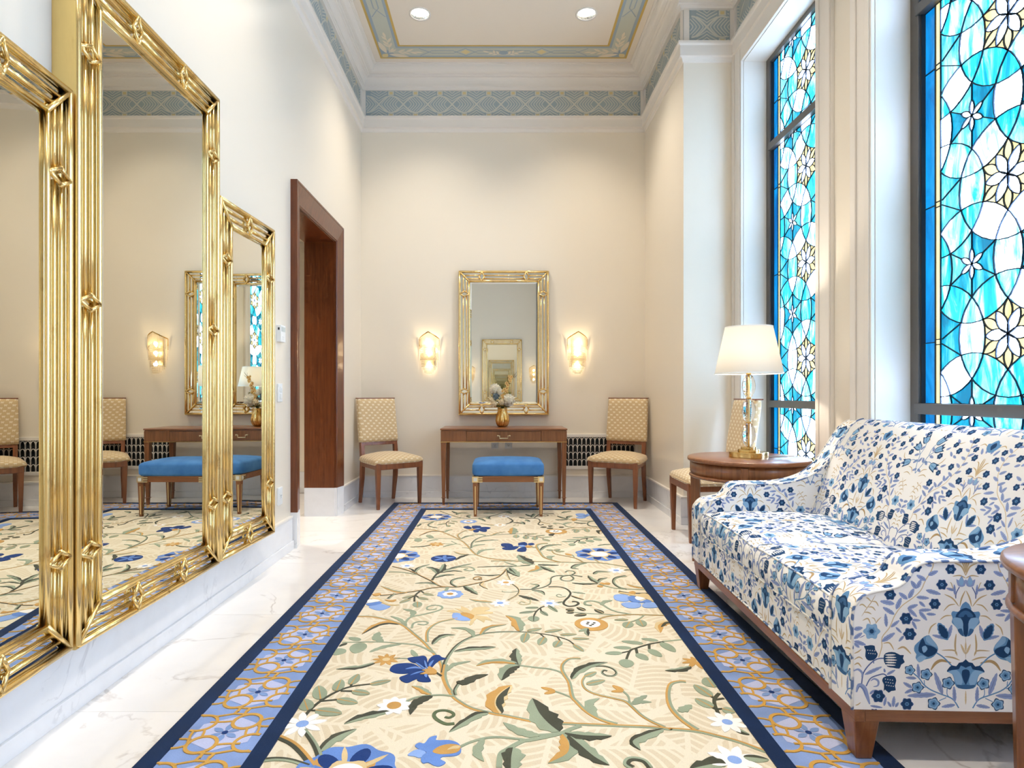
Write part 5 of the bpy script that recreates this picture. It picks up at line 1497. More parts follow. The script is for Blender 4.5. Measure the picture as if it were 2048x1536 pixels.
PG(5, [('L', [(600,215),(680,200),(780,210),(820,260),(790,295),(700,298),(610,270)]), ('L', [(705,325),(800,310),(920,315),(975,345),(930,385),(800,388),(720,355)]), ('L', [(985,345),(1060,310),(1160,320),(1200,375),(1100,388),(1010,380)]),
       ('B', [(790,240),(880,225),(960,300),(1040,275),(1110,295),(1080,315),(900,312),(820,290)]), ('W', [(885,250),(930,225),(1010,230),(1080,240),(1000,270),(930,285)]), ('C', [(665,168),(800,190),(920,210),(960,195),(1060,200),(1140,280),(1130,300),(1000,250),(880,225),(700,190)]), ('O', [(800,180),(860,160),(900,185),(850,205)])])
V(5, [(665,155),(730,168),(800,182)], .009, 'D'); V(5, [(890,185),(990,186),(1090,184)], .009, 'D')
LF(2, [(1205,1138),(1120,1090),(1065,1035)], .016, .020, 'D', 'G', 3); LF(2, [(1205,1132),(1235,1090),(1330,1065)], .014, .012, 'D', 'G', 2); LF(2, [(1200,1145),(1000,1148),(848,1136)], .014, .014, 'D', 'G', 4)
for p in ((1230,1182), (1265,1146), (1330,1146)):
    c_ = fp(2, p); mb = MB(); poly_raised(mb, circ(c_, .017, 14), hgt(), 0); motif('berry', mb, ['O'])
V(2, [(1215,1150),(1330,1185),(1500,1215),(1880,1228)], .009, 'G'); V(2, [(1600,1222),(1490,1195),(1420,1140),(1420,1090),(1470,1060),(1585,1040)], .014, 'G', 'D', .020)
LF(2, [(1860,1210),(1720,1190),(1595,1155)], .014, .012, 'O', 'G', 3)
LF(5, [(1420,575),(1290,580),(1200,630),(1235,725)], .032, .020, 'O', 'C', 4); LF(5, [(1420,575),(1300,585),(1240,650)], .018, .004, 'D', 'D', 3)
V(5, [(1280,845),(1080,880),(900,935),(820,970),(770,1085)], .010, 'D'); V(5, [(1080,880),(1082,948)], .012, 'D'); V(5, [(900,935),(918,1012)], .012, 'D'); V(5, [(820,972),(700,1000)], .008, 'D'); V(5, [(1270,842),(1400,830),(1560,812)], .010, 'G')
for a, b, w in (((1205,832),(972,805),.016), ((1000,872),(703,840),.018), ((838,932),(592,925),.016), ((710,1000),(478,1006),.017), ((1245,855),(1437,988),.024), ((1080,948),(1248,1055),.022), ((915,1008),(1062,1100),.022), ((770,1088),(768,1200),.030)): OV(5, a, b, w, 'G', None)
for b in ((1535,1078), (1532,1138), (1628,1198), (1810,1218), (1655,1055)): LF(5, [(1712,1112), ((1712+b[0])/2, (1112+b[1])/2), b], .010, .010, 'O', 'O', 0, None, 'petal')
LF(5, [(1650,1185),(1500,1225),(1298,1240)], .022, .014, 'D', 'G', 3)
V(9, [(940,805),(890,700),(880,600),(945,520)], .013, 'D'); V(9, [(890,610),(1010,590)], .010, 'D'); V(9, [(885,595),(835,562)], .010, 'D'); V(9, [(900,740),(990,732)], .009, 'D'); V(9, [(890,735),(850,715)], .009, 'D')
OV(9, (840,568), (602,402), .024); OV(9, (860,718), (618,592), .024); OV(9, (985,733), (1160,782), .022); OV(9, (870,440), (772,305), .032)
DAISY(9, (1055, 918), .066, 'W', 'L', 8, .26); DAISY(9, (1155, 1435), .078, 'W', 'L', 8, .26)
LF(9, [(1142,985),(1240,1040),(1360,1088)], .010, .014, 'G', 'D', 0); LF(9, [(1275,1395),(1440,1405),(1625,1432)], .014, .022, 'D', 'G', 0); LF(9, [(1040,1488),(860,1490),(540,1560)], .022, .034, 'G', 'D', 3)
V(8, [(1400,1540),(1320,1490),(1350,1430),(1440,1418),(1560,1450),(1640,1540)], .022, 'D', 'G', .018)
LF(8, [(1830,1008),(1600,1078),(1400,1180),(1510,1300)], .026, .014, 'G', 'D', 4)
V(6, [(740,840),(820,750),(960,630),(1180,500),(1380,430),(1640,395)], .012, 'D', None, .007)
for a, b in (((960,630),(1190,608)), ((1240,490),(1400,492)), ((820,755),(900,757)), ((960,630),(965,590)), ((1180,505),(1190,480)), ((1370,440),(1390,395))): V(6, [a, b], .008, 'D')
for a, b, w in (((790,755),(735,600),.026), ((965,605),(935,420),.026), ((1180,490),(1245,335),.022), ((1375,402),(1478,260),.020), ((1640,400),(1925,345),.017), ((1395,492),(1635,532),.020), ((1190,605),(1470,658),.022), ((895,755),(1255,802),.026)): OV(6, a, b, w)
DAISY(6, (715, 945), .078, 'W', 'L', 8, .26, .17)
LF(6, [(1910,772),(1700,815),(1500,862),(1285,942)], .016, .024, 'G', 'D', 3)
V(6, [(975,1460),(900,1260),(820,1130),(735,1020)], .020, 'D', 'G', .016, -1); LF(6, [(945,1330),(1080,1180),(1250,1085),(1455,1012)], .018, .028, 'D', 'G', 2)
V(6, [(370,1112),(560,1200),(700,1320),(860,1520)], .022, 'D', 'O'); V(6, [(150,1442),(350,1422),(550,1440),(800,1515)], .020, 'G', 'D', .014)
OVALF(6, (1290, 1660), .150); PG(6, [('O', [(860,1500),(900,1430),(960,1430),(1100,1500),(1080,1560)])], 'petal', 2); PG(6, [('O', [(1480,1530),(1700,1430),(1680,1560)])], 'petal', 2); PG(6, [('L', [(1690,1480),(1720,1425),(1800,1430),(1830,1490),(1900,1530),(1700,1560)])], 'petal', 2)
DAISY(3, (1040, 1090), .056, 'O', 'C', 9, .28, .17)
LF(3, [(905,1128),(700,1190),(540,1205),(355,1222)], .016, .016, 'D', 'G', 2); V(3, [(1150,1075),(1340,1075)], .007, 'G'); LF(3, [(1465,1055),(1420,1010),(1385,955)], .012, .012, 'G', 'G', 0)
PG(3, [('N', [(1090,1220),(1130,1170),(1220,1145),(1350,1140),(1440,1160),(1540,1240),(1400,1270),(1300,1285),(1180,1280),(1100,1250)]), ('N', [(1330,1080),(1380,1060),(1470,1050),(1560,1040),(1600,1090),(1590,1200),(1480,1150),(1390,1130)]),
       ('N', [(1600,1180),(1620,1100),(1680,1040),(1760,1030),(1800,1060),(1870,1080),(1790,1100),(1720,1140),(1660,1200)]), ('N', [(1220,1340),(1290,1310),(1400,1270),(1540,1250),(1480,1340),(1400,1380),(1330,1410),(1260,1390)]),
       ('N', [(1460,1360),(1540,1270),(1600,1290),(1620,1330),(1650,1390),(1560,1400),(1490,1390)]),
       ('B', [(1590,1235),(1440,1190),(1300,1225),(1440,1215)]), ('B', [(1590,1230),(1500,1160),(1440,1135),(1520,1200)]), ('B', [(1605,1220),(1590,1150),(1560,1105),(1570,1180)]), ('B', [(1620,1210),(1630,1150),(1690,1105),(1650,1180)]), ('B', [(1560,1255),(1450,1290),(1370,1310),(1460,1270)]), ('B', [(1580,1280),(1560,1320),(1590,1345),(1600,1300)]),
       ('O', [(1530,1242),(1600,1230),(1625,1192),(1665,1210),(1725,1250),(1722,1290),(1620,1298),(1500,1298),(1580,1265)])], 'flower', 3)
V(3, [(1715,1262),(1800,1318)], .010, 'D')
LF(3, [(1225,608),(1050,588),(880,635),(705,745)], .018, .022, 'D', 'O', 3); LF(3, [(985,850),(900,785),(945,712)], .020, .026, 'G', 'G', 3)
OV(3, (690,828), (530,788), .017, 'G', None); OV(3, (690,860), (622,1005), .036, 'G', None); OV(3, (440,940), (330,1030), .032, 'G', None); LF(3, [(510,868),(450,880),(395,912)], .014, .006, 'D', 'D', 0)
LF(3, [(1310,610),(1220,540),(1098,498)], .012, .012); LF(3, [(1385,510),(1410,435),(1268,398)], .018, .014, 'G', 'G', 3); LF(3, [(1668,885),(1750,800),(1850,760),(1985,755)], .018, .016, 'D', 'G', 2)
# left pansy
PG(3, [('L', [(800,370),(860,335),(960,325),(1060,355),(1100,365),(1040,400),(940,420),(850,400)]), ('B', [(760,330),(850,315),(980,295),(960,330),(820,360)]), ('C', [(830,260),(920,240),(1000,290),(1060,330),(1220,345),(1080,355),(980,310),(900,280)]), ('O', [(1020,275),(1120,280),(1180,270),(1150,300),(1080,300)]), ('W', [(790,280),(880,270),(960,290),(860,310),(790,320)]), ('O', [(850,200),(940,185),(970,200),(900,225)])], 'flower', 2)
near_count = len(motifs)
# --- far half of the field
V(1, [(170,910),(400,970),(600,1060),(700,1110),(800,1170),(900,1192)], .011, 'D', 'O'); V(1, [(0,1305),(200,1290),(400,1260),(560,1235),(700,1205),(880,1190),(1050,1190),(1250,1155),(1450,1110),(1600,1060),(1680,1000),(1720,950)], .012, 'D', 'O', .010)
V(1, [(200,1280),(110,1350)], .016, 'D', 'G'); LF(3, [(1330,178),(1150,155),(965,85)], .012, .014, 'O', 'G', 3)
V(1, [(1720,950),(1800,915),(2048,895),(2,150,900),(2,340,880)], .010, 'G')
for p, wl, wr, a, b in (([(800,1165),(650,1135),(475,1142)], .012, .012, 'G', 'D'), ([(520,1015),(450,955),(388,932)], .012, .004, 'D', 'D'), ([(470,1000),(530,930),(680,882)], .014, .014, 'D', 'G'), ([(790,1015),(740,950),(628,918)], .018, .026, 'G', 'D'), ([(810,1000),(860,935),(880,872)], .022, .022, 'G', 'D'),
        ([(870,970),(1050,915),(1255,872)], .012, .018, 'D', 'G'), ([(830,995),(1000,968),(1125,982)], .010, .012, 'G', 'D'), ([(750,1065),(880,1030),(1015,1025)], .018, .012, 'G', 'D'), ([(1150,1180),(1230,1230),(1335,1295)], .022, .022, 'G', 'D'),
        ([(1420,1120),(1370,1165),(1475,1222)], .016, .006, 'C', 'D'), ([(1650,1022),(1480,1032),(1285,1022)], .012, .008, 'D', 'G'), ([(1725,950),(1790,1000),(1895,1048)], .018, .014, 'G', 'D'), ([(1870,900),(1780,875),(1695,848)], .008, .010, 'G', 'G'), ([(1860,905),(1600,908),(1328,920)], .010, .006, 'D', 'G'),
        ([(1215,745),(1100,782),(1028,825)], .014, .014, 'D', 'D'), ([(1215,748),(1100,742),(1005,705)], .010, .012, 'G', 'O'), ([(880,435),(700,430),(535,490)], .010, .012, 'D', 'O'), ([(1110,530),(1200,495),(1295,490)], .012, .014, 'D', 'G'), ([(1290,580),(1450,555),(1615,550)], .014, .010, 'D', 'G'), ([(1260,640),(1330,620),(1435,608)], .014, .008, 'G', 'G'),
        ([(1330,740),(1400,690),(1575,672)], .018, .016, 'G', 'G'), ([(1505,492),(1600,455),(1705,440)], .012, .010, 'O', 'G'), ([(1260,468),(1380,472),(1455,495)], .012, .010, 'G', 'G'), ([(1800,465),(1810,425),(1815,380)], .034, .046, 'O', 'G'), ([(690,622),(550,638),(412,645)], .010, .008, 'D', 'G'), ([(860,642),(950,618),(1045,600)], .012, .008, 'G', 'G'), ([(1340,1550),(1340,1550),(1340,1550)], 0, 0, 'G', 'G')):
    if wl: LF(1, p, wl, wr, a, b, 3)
V(1, [(1725,965),(1740,1030),(1775,1100)], .009, 'C', 'D'); V(1, [(710,1100),(780,1010),(900,955),(1100,915)], .014, 'D', None, .006); V(1, [(1100,920),(1230,920),(1290,950),(1230,970),(1150,955),(1200,938)], .011, 'G')
V(1, [(1050,1190),(980,1150),(980,1110),(1040,1080),(1160,1062)], .014, 'G', 'D', .018); V(1, [(120,985),(300,990),(510,1022)], .010, 'G'); DAISY(1, (370, 905), .055, 'W', 'L')
V(1, [(1395,1090),(1300,1092),(1278,1070),(1340,1050),(1385,1072),(1340,1080)], .008, 'O', 'D'); RINGF(1, (957, 1290)); V(1, [(895,1250),(925,1195)], .018, 'G')
V(1, [(550,1245),(480,1310),(470,1390)], .010, 'D'); V(1, [(560,1245),(600,1275)], .008, 'D'); V(1, [(480,1305),(530,1335)], .008, 'D'); V(1, [(480,1310),(380,1355)], .006, 'D')
for a, b in (((480,1305),(300,1345)), ((420,1350),(265,1412)), ((590,1275),(735,1308)), ((520,1330),(660,1365))): OV(1, a, b, .016)
OV(1, (510,1395), (512,1470), .025)
mbd = MB(); cb_ = fp(1, (868, 800)); poly_raised(mbd, circ(cb_, .083, 32), hgt(), 0)
for a in (0.35, 1.5, 2.6, 3.9, 5.1): A, B = lens(cb_, a, 0, .08, .013, 6); poly_raised(mbd, A + B[-2:0:-1], hgt()+.0005, 1)
motif('flower', mbd, ['N', 'B'])
OVALF(1, (225, 768), .150); V(1, [(1190,748),(1330,752)], .008, 'G')
V(1, [(430,395),(700,405),(850,440),(1000,500),(1130,570),(1200,630),(1240,680),(1320,750),(1450,790),(1600,812),(1900,840)], .014, 'O', 'G'); V(1, [(1250,660),(1260,590),(1330,530),(1450,495),(1700,470),(2048,465),(2,200,485)], .016, 'G', 'D', .008)
V(1, [(1130,560),(1000,535),(800,525),(350,525)], .008, 'G'); V(1, [(1110,540),(1065,495),(1085,460),(1180,415),(1240,405)], .018, 'G', 'O', .010); V(1, [(1205,440),(1120,400)], .001, 'G')
PG(1, [('N', [(1135,372),(1200,355),(1255,385),(1230,398),(1180,395)]), ('N', [(1255,357),(1370,355),(1390,400),(1330,410),(1270,395)]), ('N', [(1370,378),(1440,370),(1510,380),(1480,400),(1400,408)]), ('N', [(1275,412),(1350,405),(1345,440),(1285,442)]), ('N', [(1350,400),(1460,412),(1440,438),(1370,428)]), ('O', [(1210,412),(1270,398),(1330,400),(1280,415),(1250,420)]), ('L', [(1290,400),(1330,390),(1370,395),(1330,402)])], 'flower', 2)
RINGF(1, (1207, 296), .070); DAISY(1, (775, 606), .060, 'O', 'C', 8); V(1, [(850,600),(1100,605)], .006, 'G'); V(1, [(1120,655),(1200,660),(1240,680)], .006, 'G'); V(1, [(975,565),(1050,600)], .009, 'G')
V(1, [(1330,750),(1360,690)], .006, 'G'); LF(1, [(720,525),(670,495),(650,480)], .024, .024, 'G', 'G', 0); OV(1, (520,530), (525,572), .030, 'G', None); LF(1, [(800,540),(720,550),(635,572)], .012, .014)
LF(1, [(890,440),(930,415),(990,408)], .016, .014); V(1, [(1740,240),(1800,270),(1810,300),(1715,332)], .010, 'D'); LF(1, [(1815,310),(1890,315),(1975,330)], .018, .014, 'D', 'D', 3); V(1, [(1890,335),(1880,355),(1820,350),(1850,338)], .008, 'G', 'C'); LF(1, [(1560,345),(1470,338),(1375,322)], .012, .012, 'G', 'O')
DAISY(1, (1640, 345), .055, 'W', 'O'); DAISY(1, (1690, 228), .055, 'W', 'O')
OVALF(1, (765, 235), .130); V(1, [(820,155),(950,200),(1100,245),(1280,255),(1500,225),(1700,170),(1800,152)], .008, 'D', 'G'); V(1, [(540,322),(700,300),(900,270),(1110,250)], .008, 'G', 'D'); V(1, [(780,382),(680,362),(665,335),(730,300)], .012, 'G', 'D', .018)
for p in ([(1040,205),(1100,180),(1220,185)], [(1060,190),(1020,170),(980,155)], [(1330,250),(1390,268),(1440,295)], [(1410,185),(1480,182),(1580,185)], [(1500,230),(1470,250),(1520,265)], [(1720,160),(1760,175),(1800,192)], [(1230,245),(1200,220),(1250,205)]): LF(1, p, .018, .018, 'D', 'G', 3)
V(1, [(950,285),(905,315),(910,350)], .007, 'D'); OV(1, (925,345), (945,368), .02); OV(1, (900,320), (780,345), .014); OV(1, (930,310), (1020,330), .014); OV(1, (970,285), (1060,302), .014)
LF(1, [(560,330),(530,345),(505,365)], .014, .014, 'D', 'G', 0)
# right far side
PG(2, [('N', [(-120,600),(-20,595),(40,620),(20,640),(-100,640)]), ('N', [(110,595),(200,578),(240,610),(200,632),(130,625)]), ('N', [(240,605),(300,590),(335,608),(280,622)]), ('N', [(-110,660),(0,640),(120,640),(60,680),(-60,685)]), ('N', [(95,690),(150,655),(220,650),(215,705),(120,708)]), ('O', [(190,640),(240,625),(310,640),(250,655)]), ('L', [(110,630),(180,625),(220,640),(160,645)])], 'flower', 2)
V(2, [(290,645),(380,660)], .010, 'G'); V(2, [(700,852),(560,820),(460,780),(415,720),(375,660),(365,630),(400,605),(515,595)], .014, 'G', 'O', .022)
LF(2, [(410,695),(480,640),(590,618),(708,612)], .018, .016, 'D', 'G', 2); V(2, [(-260,835),(0,835),(400,845),(850,855),(1200,860),(1400,885),(1660,928)], .011, 'G', 'O'); V(2, [(1010,858),(900,800),(750,765),(620,740),(575,700)], .012, 'G', 'O', .010)
OV(2, (590,690), (498,684), .018); OV(2, (600,692), (685,674), .018); OV(2, (620,706), (745,704), .018); LF(2, [(840,762),(790,745),(755,735)], .016, .016, 'O', 'O', 0); V(2, [(880,790),(860,760),(830,750)], .008, 'G')
LF(2, [(560,815),(530,780),(612,768)], .016, .022, 'G', 'G', 2)
LF(2, [(300,878),(200,830),(110,755)], .040, .050, 'G', 'D', 4); LF(2, [(380,885),(500,888),(665,895)], .014, .018, 'G', 'D', 3); LF(2, [(420,905),(520,950),(615,990)], .022, .022, 'G', 'D', 3); LF(2, [(365,895),(400,940),(240,988)], .030, .030, 'G', 'O', 3); LF(2, [(0,930),(60,990),(125,1050)], .03, .02, 'G', 'D', 2)
OVALF(2, (1215, 742), .155); V(2, [(1130,790),(1180,830),(1230,862)], .020, 'G', 'O', .008); LF(2, [(1060,858),(900,890),(848,930),(940,945)], .024, .012, 'G', 'D', 3)
LF(2, [(1140,1015),(1200,980),(1375,985)], .014, .020, 'D', 'G', 2); DAISY(2, (1450, 965), .062, 'W', 'L'); LF(2, [(1560,962),(1600,955),(1680,962)], .01, .01, 'G', 'D', 0); LF(2, [(1195,628),(1290,612),(1420,605)], .012, .010, 'D', 'G', 2)
LF(2, [(1160,1145),(1160,1145),(1161,1145)], .001, .001)
V(2, [(200,488),(300,495),(400,510),(465,532)], .007, 'D')
for a, b, w in (((240,470),(365,462),.016), ((350,492),(480,482),.016), ((440,512),(575,505),.016), ((450,535),(545,565),.022), ((85,480),(85,520),.026), ((220,495),(215,535),.025), ((345,505),(335,548),.025)): OV(2, a, b, w)
V(2, [(1160,512),(1080,520),(950,545),(870,590)], .010, 'D'); V(2, [(1130,512),(1340,508)], .007, 'G'); V(2, [(1050,525),(1050,550)], .012, 'D'); V(2, [(945,548),(945,575)], .012, 'D')
for a, b, w in (((1070,516),(855,516),.016), ((970,545),(775,545),.016), ((890,568),(705,572),.016), ((1150,525),(1245,558),.03), ((1050,545),(1135,578),.03), ((945,570),(1025,597),.03), ((855,595),(840,630),.026), ((1190,505),(1010,502),.014)): OV(2, a, b, w, 'G', None)
POME(2, (632, 432), .085); V(2, [(1250,385),(1000,380),(850,385),(700,412)], .010, 'G', 'O'); V(2, [(880,378),(780,365),(740,340),(660,318),(595,320),(640,335)], .012, 'G'); LF(2, [(730,335),(780,315),(845,310)], .018, .018); LF(2, [(600,460),(560,480),(590,490)], .02, .02, 'D', 'D', 0)
V(2, [(1040,385),(980,405),(900,415)], .008, 'G'); OV(2, (920,415), (895,448), .024); OV(2, (1040,400), (1065,440), .024); OV(2, (930,405), (840,412), .018); LF(2, [(1290,425),(1230,425),(1225,468)], .03, .03, 'O', 'D', 2)
for a, b in (((500,370),(415,375)), ((580,362),(520,355)), ((730,378),(670,368)), ((590,385),(500,390))): OV(2, a, b, .022, 'D', 'C')
PG(2, [('L', [(893,195),(950,185),(1015,190),(1025,215),(930,225)]), ('L', [(900,238),(1000,225),(1035,245),(950,256)]), ('L', [(1040,200),(1090,182),(1130,195),(1060,225)]), ('B', [(1000,215),(1050,205),(1060,225),(1020,235)]), ('O', [(835,265),(880,255),(920,265),(870,290)])], 'flower', 2)
for p in ([(790,262),(700,240),(645,218)], [(790,265),(700,272),(618,272)], [(780,255),(800,230),(855,220)], [(705,180),(760,165),(835,158)], [(1040,320),(960,318),(875,308)], [(330,225),(260,215),(212,195)], [(290,240),(320,205),(330,190)], [(200,250),(160,245),(125,238)], [(215,270),(240,285),(270,298)], [(160,300),(180,320),(200,335)]): LF(2, p, .018, .018, 'D', 'G', 3)
V(2, [(790,265),(900,280),(1000,290),(1150,290)], .008, 'G', 'D'); V(2, [(1195,370),(1090,355),(1060,325),(1090,300),(1150,292)], .014, 'G', 'D'); V(2, [(200,255),(330,252),(390,262),(410,295),(385,330),(420,345),(455,335)], .010, 'D'); V(2, [(410,295),(460,315),(545,332)], .009, 'C', 'D'); V(2, [(330,245),(400,200),(480,185),(600,192)], .009, 'D'); V(2, [(460,195),(520,205),(500,220),(430,215)], .009, 'D'); V(2, [(0,255),(35,285),(0,308)], .012, 'D')
# repeat of the design on the stretch next to the camera
PER_Y = 1.92
for o in motifs[:near_count]:
    me_ = o.data; ys = [v.co.y for v in me_.vertices]
    if max(ys) - PER_Y > FY0 + .05 and min(ys) - PER_Y > FY0 - .02 and max(ys) - PER_Y < 1.76:
        c = o.copy(); COL.objects.link(c); c.parent = rug; c.location.y -= PER_Y
# ================================================================== FLORAL SOFA
PZ = 3901.0
def q_(x, y): return ((x-1345)/PZ, (1450-y)/PZ)
PAT = []                                             # (colour key, polygon) in metres, axis at x=0
def addp(c, pts, mir=True):
    PAT.append((c, pts))
    if mir: PAT.append((c, [(-x, y) for x, y in reversed(pts)]))
def poly(c, pts, mir=True, n=2): addp(c, catmull([q_(*p) for p in pts], n, True), mir)
def sym(c, pts, n=2):
    L = catmull([q_(*p) for p in pts], n); L[0] = (0.0, L[0][1]); L[-1] = (0.0, L[-1][1])
    L = [(min(0.0, x), y) for x, y in L]
    PAT.append((c, L + [(-x, y) for x, y in L[-2:0:-1]]))
def strk(c, pts, w, mir=True, tap=True):
    P = catmull([q_(*p) for p in pts], 4); n = len(P)
    ws = [w/PZ*((1-abs(2*i/(n-1)-1)**2*.8) if tap else 1) for i in range(n)]
    L, R = ribbon(P, ws); addp(c, L + R[::-1], mir)
def lf(x0, y0, x1, y1, w, c='v', mir=True, ser=True):
    a, b = q_(x0, y0), q_(x1, y1); dx, dy = b[0]-a[0], b[1]-a[1]; l = sqrt(dx*dx+dy*dy); nx, ny = -dy/l, dx/l; w = w/PZ*.5
    T = [0, .12, .22, .32, .42, .52, .62, .72, .82, .92, 1.0]; Wp = [.12, .62, .80, 1.0, .86, 1.0, .80, .84, .56, .44, 0]
    A = [(a[0]+dx*t+nx*w*k, a[1]+dy*t+ny*w*k) for t, k in zip(T, Wp)]; B = [(a[0]+dx*t-nx*w*k, a[1]+dy*t-ny*w*k) for t, k in zip(T, Wp)]
    addp(c, A + B[::-1], mir)
    if c == 'v': strk('d', [(x0, y0), (x0+(x1-x0)*.8, y0+(y1-y0)*.8)], 5, mir)
def lob(c, x, y, r, n=6, amp=.13, seg=24, mir=True, ph=0): addp(c, [(q_(x, y)[0] + r/PZ*(1+amp*cos(n*t*2*pi/seg+ph))*cos(t*2*pi/seg), q_(x, y)[1] + r/PZ*(1+amp*cos(n*t*2*pi/seg+ph))*sin(t*2*pi/seg)) for t in range(seg)], mir)
def ros(x, y, r): lob('d', x, y, r*1.12); lob('k', x, y, r); lob('m', x, y, r*.36, 6, .3, 18); lob('k', x, y, r*.16, 4, 0, 8)
def rosl(x, y, r): lob('k', x, y, r*1.08, 5, .16, 20); lob('l', x, y, r*.92, 5, .12, 20); lob('m', x, y, r*.62, 5, .1, 15); lob('k', x, y, r*.25, 4, 0, 8)
# stems and feathers first (lowest layer)
strk('t', [(380,880),(415,760),(420,650),(500,540),(560,400),(640,290),(760,200),(850,110),(900,0),(980,-150),(1000,-350),(940,-560),(860,-700)], 11, tap=False)
for pts, w in (([(1280,900),(1200,870),(1110,860)], 20), ([(1250,850),(1220,790),(1080,790)], 18), ([(1235,830),(1228,720),(1240,600)], 22), ([(1060,445),(1120,400),(1190,395)], 16), ([(1100,345),(1160,280),(1230,265)], 16), ([(1270,290),(1200,200),(1110,155)], 18), ([(1280,290),(1300,200),(1340,110)], 18), ([(935,610),(960,530),(1020,480)], 18),
               ([(430,720),(500,715),(550,795)], 18), ([(590,785),(660,760),(740,835)], 24), ([(190,415),(250,320),(300,250),(345,170)], 10), ([(250,320),(200,280),(165,295)], 16), ([(260,310),(310,310),(345,350)], 16), ([(215,370),(260,370),(300,390)], 16), ([(300,250),(260,210),(240,205)], 16), ([(305,245),(350,250),(378,300)], 16), ([(200,465),(260,440),(290,505)], 16), ([(345,500),(370,460),(410,420)], 12), ([(350,490),(330,440),(300,430)], 10),
               ([(108,840),(150,820),(188,790)], 16), ([(108,910),(160,880),(205,905)], 16), ([(108,970),(150,950),(188,995)], 18), ([(120,1430),(150,1420),(180,1395)], 14), ([(1235,200),(1190,40),(1170,20)], 10),
               ([(1345,-60),(1300,-160),(1220,-200)], 20), ([(1345,-90),(1290,-260),(1240,-300)], 20), ([(1345,-100),(1330,-260),(1335,-360)], 20), ([(1345,-30),(1280,-60),(1200,-50)], 16), ([(180,60),(240,-20),(330,-40)], 16), ([(200,100),(300,60),(380,90)], 16), ([(180,-560),(260,-600),(380,-580)], 16), ([(620,-600),(700,-560),(780,-600)], 16), ([(500,-160),(560,-200),(600,-280)], 16), ([(1100,-560),(1160,-600),(1240,-560)], 18)):
    strk('t', pts, w); strk('T', pts, w*.3)
strk('T', [(1185,930),(1080,905),(1010,940),(960,1015)], 34)
strk('T', [(1345,640),(1345,760),(1345,890)], 6, False); lf(1340, 830, 1290, 715, 26, 't', True); lf(1345, 800, 1345, 690, 22, 't', False); lf(1345, 1400, 1345, 1240, 18, 't', False)
strk('m', [(1015,815),(1100,870),(1195,968)], 15, tap=False)
strk('m', [(1268,1440),(1200,1340),(1080,1290),(960,1240),(880,1180),(830,1110),(760,1050)], 14, tap=False)
for p in ([(890,1185),(885,1130)], [(1175,1330),(1140,1290),(1140,1220)], [(1130,1325),(1050,1362)], [(860,1200),(900,1215)]): strk('m', p, 9, tap=False)
strk('d', [(190,1180),(210,1060),(280,960),(360,900),(440,890)], 14, tap=False); strk('d', [(325,950),(318,905)], 11, tap=False); strk('d', [(240,1210),(290,1120),(380,1080),(440,1070),(480,1105)], 14, tap=False)
strk('v', [(130,1280),(160,1200),(215,1230),(250,1320),(280,1415)], 52); strk('d', [(140,1280),(165,1215),(210,1245),(240,1330)], 8)
strk('v', [(290,1150),(330,1125),(375,1150),(370,1200),(320,1215)], 24); strk('v', [(100,1040),(150,1020),(195,1060),(190,1110)], 26)
strk('d', [(1275,70),(1240,140),(1235,200)], 11, tap=False)
for a in ((830,1110,815,945,42), (800,1112,680,1105,38), (755,1222,652,1160,42), (765,1235,668,1282,40), (1090,1292,1000,1035,62), (1015,1292,695,1312,62), (1225,1375,1215,1195,44), (1230,1405,1075,1432,44), (225,1078,418,985,44), (470,1075,565,1020,34), (450,1050,440,1005,26),
          (555,270,395,240,56), (575,330,632,198,54), (555,390,425,308,50), (467,532,455,380,42), (515,535,612,455,40), (415,700,562,598,56), (700,215,603,140,50), (712,205,772,92,54), (800,190,942,202,44), (830,240,897,300,38), (905,110,1072,155,52), (700,320,817,275,46), (705,320,807,415,46), (825,340,968,332,40), (830,350,917,455,46), (910,380,1017,385,36), (750,450,847,455,34), (752,462,802,557,36), (570,535,637,600,30), (660,632,603,697,34), (800,95,740,5,52), (805,90,852,-10,48),
          (105,565,203,545,50), (105,672,197,602,46), (108,700,238,742,50), (108,722,166,772,40), (1145,660,1192,498,48), (1130,655,973,618,42), (540,1442,552,1318,42), (520,1442,478,1380,34), (565,1442,602,1388,34), (440,1432,462,1328,34), (285,1432,425,1452,30), (280,1300,330,1250,30), (1225,160,1218,40,30), (1225,110,1130,85,34),
          (905,0,800,-60,50), (930,-60,1040,-110,50), (970,-160,870,-220,50), (985,-200,1080,-260,50), (995,-300,890,-340,48), (1000,-360,1100,-420,48), (985,-440,880,-480,46), (960,-500,1050,-570,46), (920,-600,830,-640,44), (560,-60,460,-120,46), (580,-120,680,-170,46), (1240,-420,1180,-520,46), (1300,-440,1290,-560,50),
          (160,-140,110,-230,56), (190,-180,270,-110,56), (230,-280,330,-250,54), (260,-360,200,-440,54), (110,-20,200,20,50), (700,-320,620,-400,46), (720,-340,800,-300,46), (500,-420,580,-470,46), (330,-640,420,-690,46), (690,-560,600,-640,46)): lf(*a)
lf(1145, 672, 1042, 478, 112, 'm', True); lf(1138, 655, 1052, 497, 88, 'k', True)
